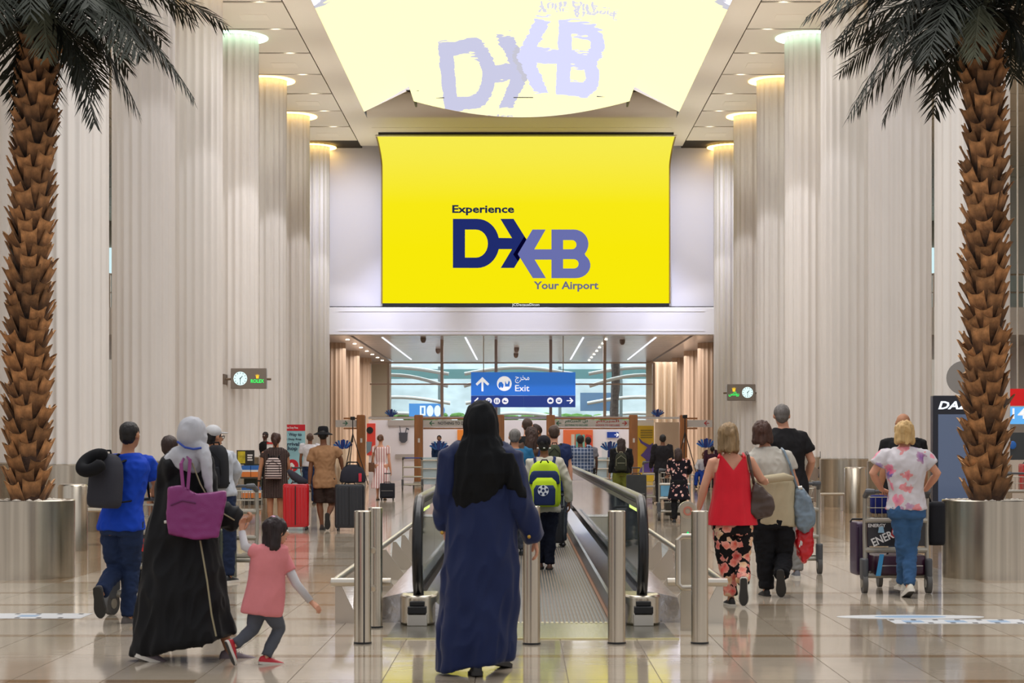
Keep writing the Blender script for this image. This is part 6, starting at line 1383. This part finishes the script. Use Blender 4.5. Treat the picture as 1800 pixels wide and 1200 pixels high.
shape2d([[(-2, -6), (0, -7), (3, 4), (1, 6)], [(2, -4), (4, -3), (5, 5), (3, 6)]], P(1406, 955, Yc+.03), Yc/F, m_white, t, 'print', yaw=0)
MB().tube([P(1404, 926, Yc+.12), P(1402, 900, Yc+.08), P(1403, 870, Yc+.06)], .006, 6).build('strap', mat('red_plastic', (208, 24, 34), .3), t)
# ---- 26 black T-shirt man
Yk = 20.7
r, J, hp, hs, ax, fw = person('tall grey haired man in black T-shirt pushing a trolley ahead of the two women', Yk, 1384, 1.86,
    dict(head=(1374, 731), neck=(1378, 752), hip=(1386, 858), shL=(1362, 768), shR=(1409, 768), elL=(1358, 812, .1), wrL=(1365, 845, .35), elR=(1427, 810, .0), wrR=(1416, 848, .28)), skin=SK1, g=1.12, top=dict(m=fabric('black_cotton2', (30, 28, 30)), hem=-.1, w=1.2), bottom=dict(m=fabric('stone_trousers', (150, 148, 144)), w=1.05),
    hair=('short', hairmat('hair_salt', (104, 98, 94))), feet=dict(m=mat('grey_trainer2', (110, 110, 116), .7), s=m_solew), hdir=((0, 1, 0), (0, 1, -.1)), curl=(.9, .9), vox=.012, seed=35)
MB().tube([J['wrR']+Vector((-.01, 0, .01)), J['wrR']+Vector((.0, -.02, .04))], .037, 12).build('watch', mat('steel_watch', (120, 120, 124), .3, 1), r)
trolley('trolley pushed by the man in the black T-shirt', 1388, 21.3, .64, 1.0)
suitcase('navy suitcase on the trolley of the man in the black T-shirt', 1362, 1408, 925, 985, 21.7, .4, mat('navy_shell', (34, 38, 58), .4), wheels=False, ribsn=5)
# ---- 27 blonde with floral T-shirt
Yl = 18.1; wf = fabric('white_floral_cotton', (226, 220, 224), fn=floral([(196, 40, 96), (120, 60, 150), (214, 80, 140), (96, 76, 170)], 9, .55, .46)); lj = fabric('mid_blue_jeans', (62, 100, 144), var=.15)
r, J, hp, hs, ax, fw = person('blonde woman in white floral T-shirt and blue jeans pushing a loaded trolley', Yl, 1592, 1.68,
    dict(head=(1589, 762), neck=(1590, 785), hip=(1594, 897), shL=(1556, 800), shR=(1622, 800), elL=(1534, 832, .02), wrL=(1550, 861, .18), elR=(1648, 832, .02), wrR=(1627, 861, .18), hjL=(1583, 905), hjR=(1606, 905), knL=(1588, 962, .02), anL=(1587, 1022, .15), knR=(1600, 964, .05), anR=(1598, 1028, -.1)), skin=SK1, g=1.08,
    top=dict(m=wf, hem=.02, w=1.15, sl=.55, flare=.03), bottom=dict(m=lj, w=.98), hair=('bob', hairmat('hair_blonde', (204, 168, 112), .25), .10), feet=dict(m=mat('white_trainer', (212, 206, 190), .6), s=m_solew), pitch=(0, .35), fyaw=(.1, .1), hdir=((.5, .8, -.1), (-.5, .8, -.1)), curl=(.5, .5), vox=.011, seed=37)
pn = mat('energy_advert', (44, 42, 46), .4, var=.4, vs=3)
tr, T = trolley('trolley with black advert panel and baskets pushed by the blonde woman in floral T-shirt', 1575, 18.55, .60, .98, yaw=0, panel=pn, wr=.10)
text('ENERGY', T(-.08, -.028, .56), .11, m_white, tr, bold=.02, width=.34).rotation_euler = Matrix.Rotation(-.42, 3, 'Y').to_4x4().to_3x3().__matmul__(Matrix.Rotation(PI/2, 3, 'X')).to_euler()
text('ENERGY', T(-.19, -.028, .66), .045, m_white, tr, bold=.02, width=.17); 
shape2d([[(-1, -1), (1, -1), (1.3, .4), (-.6, 1)]], T(.0, -.026, .60), .06, mat('advert_red', (170, 40, 50), .4), tr, 'red_print'); shape2d([[(-1, -1), (1, -1), (.7, 1), (-.7, .8)]], T(-.15, -.03, .62), .03, mat('advert_sky', (150, 190, 215), .4), tr, 'blue_print')
suitcase('dark maroon suitcase with light blue strap lying low on the floral woman\'s trolley', 1528, 1622, 974, 1008, 18.75, .5, mat('maroon_shell', (54, 20, 42), .4), wheels=False, ribsn=1, soft=True)
MB().prism([P(1547, 974, 18.44), P(1554, 974, 18.44), P(1548, 1012, 18.44), P(1540, 1012, 18.44)], (0, .02, 0)).build('strap', mat('strap_blue', (60, 150, 205), .5), bpy.data.objects[[o.name for o in bpy.data.objects if o.get('label', '').startswith('dark maroon suitcase')][0]], smooth=0)
suitcase('tall purple suitcase standing at the left of the floral woman\'s trolley', 1499, 1521, 917, 1008, 19.0, .45, mat('purple_shell', (58, 38, 66), .35), wheels=False, ribsn=3)
t = thing('black_bag', 'black soft bag hanging at the right side of the floral woman\'s trolley', 'bag', P(1643, 958, 18.7)); rbox(MB(), P(1643, 957, 18.7), .085, .16, 0, .42, 24, 4).build('bag_body', fabric('black_nylon', (34, 35, 40)), t, smooth=60); MB().tube([P(1636, 884, 18.7), P(1630, 868, 18.65), P(1628, 862, 18.6)], .012, 6).build('strap', m_strap, t)
t = thing('blue_bag', 'blue bag in the basket of the floral woman\'s trolley', 'bag', P(1548, 902, 18.8)); rbox(MB(), P(1550, 902, 18.82), .11, .09, 0, .18, 24, 4).build('bag_body', fabric('deep_blue_nylon', (24, 34, 110)), t, smooth=60)
# ---- 28 man behind
person('bald man in black shirt hidden behind the blonde woman', 21.4, 1588, 1.79, skin=SK2, g=1.15, top=dict(m=fabric('black_cotton', (26, 26, 28)), k='tee', w=1.2), bottom=dict(m=fabric('grey_trousers', (70, 74, 84))), hair=None, feet=dict(m=m_dark, s=m_soled), vox=.015, seed=40)

person('man in dark clothes just beyond the plaid shirt', 47, 1034, 1.62, skin=SK4, top=dict(m=fabric('grey_cotton', (120, 120, 128)), k='tee'), bottom=dict(m=fabric('black_cotton', (26, 26, 28))), hair=('short', DKH), feet=dict(m=m_dark, s=m_soled), vox=.018, seed=44)
trolley('parked trolley beside the wooden post right of the pink striped dress', 725, 60, .6, 1.0, basket=False, handle_m=mat('handle_blue', (40, 70, 160), .5))
# ================================================================ standing pieces at the sides
# left: drinks stand, banner
t = thing('display_stand', 'product stand with black and yellow header and orange blue boxes', 'stand', (XX(438, 45.5), 45.5, 0)); Yq = 45.5
MB().bb(XX(424, Yq), XX(459, Yq), Yq+.05, Yq+.35, 0, ZZ(878, Yq)).build('base', mat('stand_dark', (70, 66, 58), .5), t, smooth=0, bev=.01)
MB().bb(XX(426, Yq), XX(457, Yq), Yq+.25, Yq+.3, 0, ZZ(815, Yq)).build('back_panel', mat('stand_olive', (64, 68, 48), .5), t, smooth=0)
hd_ = MB().bb(XX(416, Yq), XX(447, Yq), Yq+.0, Yq+.04, ZZ(816, Yq), ZZ(791, Yq)).build('header', mat('header_black', (40, 40, 38), .4), t, smooth=0)
MB().bb(XX(418, Yq), XX(431, Yq), Yq-.01, Yq+.0, ZZ(814, Yq), ZZ(793, Yq)).build('yellow_print', mat('header_yellow', (196, 180, 40), .5, var=.5, vs=6), hd_, smooth=0)
for i, s_ in enumerate(('THE', 'WELCOME', 'TRIO')): pass
for i in range(3): MB().bb(XX(435, Yq), XX(444-(i % 2), Yq), Yq-.012, Yq, ZZ(801+i*4.2, Yq), ZZ(798.5+i*4.2, Yq)).build('white_print', m_white, hd_, smooth=0)
for k_ in range(2):
    z0, z1 = (ZZ(838, Yq), ZZ(818, Yq)) if k_ == 0 else (ZZ(875, Yq), ZZ(855, Yq))
    MB().bb(XX(423, Yq), XX(459, Yq), Yq-.05, Yq+.3, z0-.04, z0).build('shelf', mat('stand_dark', (70, 66, 58), .5), t, smooth=0)
    for i in range(2):
        x0 = XX(425+i*16.5, Yq); b = thing('drink_box', f'orange and blue carton, {"left" if i == 0 else "right"} one on the {"upper" if k_ == 0 else "lower"} shelf of the stand', 'carton', (x0+.1, Yq, z0), 'cartons on the product stand')
        MB().bb(x0, x0+.21, Yq-.03, Yq+.2, z0, z0+(z1-z0)*.45).build('orange_half', mat('carton_orange', (226, 130, 60), .5), b, smooth=0)
        MB().bb(x0, x0+.21, Yq-.03, Yq+.2, z0+(z1-z0)*.45, z0+(z1-z0)*.62).build('white_wave', m_white, b, smooth=0); MB().bb(x0, x0+.21, Yq-.03, Yq+.2, z0+(z1-z0)*.62, z1).build('blue_half', mat('carton_blue', (50, 110, 190), .5), b, smooth=0)
Yv = 60.0; kv = Yv/F
t = thing('roll_up_banner', 'red topped pale blue roll-up banner pointing to the arrivals shop', 'banner', (XX(511, Yv), Yv, 0))
MB().bb(XX(486, Yv), XX(536.5, Yv), Yv-.02, Yv, .1, ZZ(757, Yv)).build('banner_sheet', mat('banner_blue', (150, 200, 210), .5, var=.2, vs=1.2), t, smooth=0); MB().bb(XX(486, Yv), XX(536.5, Yv), Yv-.025, Yv, ZZ(757, Yv), ZZ(746, Yv)).build('red_header', mat('banner_red', (198, 22, 40), .5), t, smooth=0)
MB().bb(XX(484, Yv), XX(538, Yv), Yv-.12, Yv+.12, 0, .1).build('base', m_steel_l, t, smooth=0)
ink = mat('banner_ink', (30, 50, 80), .5)
for s_, px, py, w_, sz, m_ in (('Dubai Duty Free', 512, 752, 24, 5, m_white), ('Way to', 519, 764, 23, 8, ink), ('Dubai Duty Free', 511, 772, 38, 5, ink), ('Arrivals', 514, 780, 33, 9, ink), ('Shop', 512, 788.5, 22, 9, ink)): text(s_, (XX(px, Yv), Yv-.035, ZZ(py, Yv)), sz*kv, m_, t, bold=.02, width=w_*kv)
shape2d([disc(0, 0, 1)], (XX(514, Yv), Yv-.03, ZZ(818, Yv)), 11*kv, mat('banner_red', (198, 22, 40), .5), t, 'round_mark'); shape2d([[(-4, -6), (0, -1), (4, -6), (5, 0), (1, 5), (-1, 5), (-5, 1)]], (XX(513, Yv), Yv-.04, ZZ(818, Yv)), kv, m_white, t, 'figure_mark')
bench(128, 190, 893, 27.5, 'steel bench behind the left planter'); bench(1440, 1486, 866, 41.6, 'steel bench at the right beside the column base')
def bin_(cx, Y, r_, h_, lab):
    t = thing('litter_bin', lab, 'bin', (XX(cx, Y), Y, 0), 'litter bins'); MB().lathe((XX(cx, Y), Y, 0), [(r_, 0), (r_, h_-.03), (r_-.02, h_), (r_-.09, h_+.01), (r_-.1, h_-.05)], 36, False).build('drum', m_steel, t, smooth=40); MB().lathe((XX(cx, Y), Y, 0), [(r_-.1, h_-.06), (r_-.1, h_-.05)], 24).build('lid', m_dark, t)
bin_(1504, 40.2, .235, .96, 'round brushed steel litter bin before the right column bases'); bin_(128, 26, .2, .9, 'round brushed steel litter bin beside the left planter')
x, y = XX(1443, 45), 45.0; t = thing('music_stand', 'black folding stand with leaning boards at the right', 'stand', (x, y, 0))
MB().tube([(x, y, .45), (x, y, ZZ(793, y))], .022, 8).build('pole', m_dark, t)
for a in (.2, 2.3, 4.4): MB().tube([(x, y, ZZ(818, y)), (x+.3*math.cos(a), y+.3*math.sin(a), ZZ(838, y))], .018, 8).build('brace', m_dark, t); MB().tube([(x, y, .5), (x+.3*math.cos(a), y+.3*math.sin(a), .02)], .02, 8).build('leg', m_dark, t)
for (dx, z) in ((-.16, .62), (-.14, .12)): MB().box((x+dx, y-.1, z+.12), (.2, .03, .3), Matrix.Rotation(.4, 3, 'Y')).build('board', mat('board_taupe', (150, 134, 120), .5), t, smooth=0)
# right: dark totem, red and blue signs
Yt = 28.0; kt = Yt/F
t = thing('advert_totem', 'tall black advertising totem with lit white italic letters behind the right palm', 'totem', (XX(1697, Yt), Yt, 0))
MB().bb(XX(1640, Yt), XX(1754, Yt), Yt, Yt+.18, 0, ZZ(695, Yt)).build('housing', mat('totem_black', (24, 26, 38), .3), t, smooth=0, bev=.01)
MB().bb(XX(1649, Yt), XX(1745, Yt), Yt-.01, Yt, .15, ZZ(728, Yt)).build('screen', mat('totem_screen', (70, 84, 110), .12, coat=.5, emis=(74, 88, 116), es=.35), t, smooth=0)
text('DAZN', (XX(1686, Yt), Yt-.012, ZZ(712, Yt)), 19*kt, emat('white_lettering_lit', (236, 244, 255), 1.3), t, bold=.03, width=74*kt, shear=.25)
t = thing('wall_disc', 'grey round disc on the column behind the right palm', 'disc', P(1696, 663, 30.2)); MB().tube([P(1694, 664, 30.4), P(1694, 664, 30.25)], .27, 32).build('disc', mat('disc_grey', (134, 130, 126), .5), t, smooth=40); MB().tube([P(1694, 664, 30.4), P(1694, 664, 31.6)], .04, 8).build('bracket', m_steel_l, t)
Ys = 42.0; ks = Ys/F
t = thing('red_sign', 'red hanging sign at the right edge of the hall', 'sign', P(1800, 713, Ys)); MB().bb(XX(1772, Ys), XX(1850, Ys), Ys, Ys+.15, ZZ(713, Ys), ZZ(683, Ys)).build('panel', mat('sign_red', (190, 8, 14), .4, emis=(190, 6, 12), es=.5), t, smooth=0)
for px in (1790, 1840): MB().tube([(XX(px, Ys), Ys+.07, ZZ(683, Ys)), (XX(px, Ys), Ys+.07, ZC)], .02, 6).build('hanger', m_steel_l, t)
t2 = thing('belt_number_sign', 'blue belt number sign reading 14 below the red sign', 'sign', P(1800, 745, Ys)); MB().bb(XX(1774, Ys), XX(1850, Ys), Ys-.02, Ys+.13, ZZ(745, Ys), ZZ(715, Ys)).build('panel', mat('sign_blue', (80, 160, 226), .4, emis=(90, 165, 230), es=.7), t2, smooth=0)
text('14', (XX(1791, Ys), Ys-.03, ZZ(726.5, Ys)), 26*ks, m_signw, t2, bold=.01, width=24*ks); MB().bb(XX(1776, Ys), XX(1850, Ys), Ys, Ys+.1, ZZ(715, Ys), ZZ(713, Ys)).build('bracket', m_steel_l, t2, smooth=0)
t = thing('belt_counter', 'dark glazed counter beyond the right palm', 'counter', (XX(1810, 46), 46, 0)); MB().bb(XX(1772, 46), XX(1880, 46), 46, 46.6, 0, ZZ(808, 46)).build('lower_panel', mat('counter_cream', (205, 196, 184), .5), t, smooth=0); MB().bb(XX(1772, 46), XX(1880, 46), 46, 46.6, ZZ(808, 46), ZZ(760, 46)).build('glazing', mat('dark_glazing', (54, 58, 60), .15), t, smooth=0); MB().ell(P(1780, 782, 45.95), (.09, .02, .1), 14, 8).build('blue_mark', mat('mark_blue', (40, 110, 200), .4), t)
tr, T = trolley('parked trolley beyond the planter at the right edge', 1800, 30, .6, .98); suitcase('red suitcase on the parked trolley at the right edge', 1794, 1822, 815, 862, 30.5, .4, mat('red_shell', (186, 14, 26), .25), wheels=False, ribsn=4)
# floor stickers
m_stk = mat('sticker_white', (214, 216, 218), .35); m_stb = mat('sticker_blue', (150, 178, 206), .35)
def sticker(x0, x1, y0, y1, lab, dash):
    t = thing('floor_sticker', lab, 'floor sticker', ((XX(x0, FY(y1))+XX(x1, FY(y1)))/2, (FY(y0)+FY(y1))/2, 0), 'floor stickers'); ya, yb = FY(y1), FY(y0); xa, xb = XX(x0, (ya+yb)/2), XX(x1, (ya+yb)/2)
    MB().bb(xa, xb, ya, yb, .0005, .002).build('film', m_stk, t, smooth=0)
    n = int((xb-xa)/.09)
    for i in range(0, n, 1): MB().bb(xa+i*.09+.01, xa+i*.09+.05, ya+(.03 if i % 2 else yb-ya-.09), ya+(.09 if i % 2 else yb-ya-.03), .002, .003).build('dash', m_gap, t, smooth=0)
    for i in range(int((xb-xa)/.35)): MB().bb(xa+i*.35+.1, xa+i*.35+.26, (ya+yb)/2-.08, (ya+yb)/2+.08, .002, .0032).build('blue_print', m_stb, t, smooth=0)
sticker(-60, 152, 1078, 1087, 'white and blue printed floor sticker at the left', 1)
sticker(1566, 1860, 1088.5, 1096, 'long white dashed floor sticker at the right', 1)
t = thing('floor_sticker', 'small oval white and blue floor sticker at the right', 'floor sticker', (XX(1600, FY(1084)), FY(1084), 0), 'floor stickers')
MB().lathe((0, 0, 0), [(.01, 0), (.01, .001)], 8)
cx_, cy_ = XX(1600, FY(1084)), FY(1084); MB().prism([(cx_+.62*math.cos(a), cy_+.19*math.sin(a), .0005) for a in [2*PI*i/28 for i in range(28)]], (0, 0, .0015)).build('film', m_stk, t, smooth=0); MB().prism([(cx_+.3*math.cos(a), cy_+.10*math.sin(a), .002) for a in [2*PI*i/24 for i in range(24)]], (0, 0, .0012)).build('blue_print', m_stb, t, smooth=0)
bpy.data.scenes.remove(TMP)
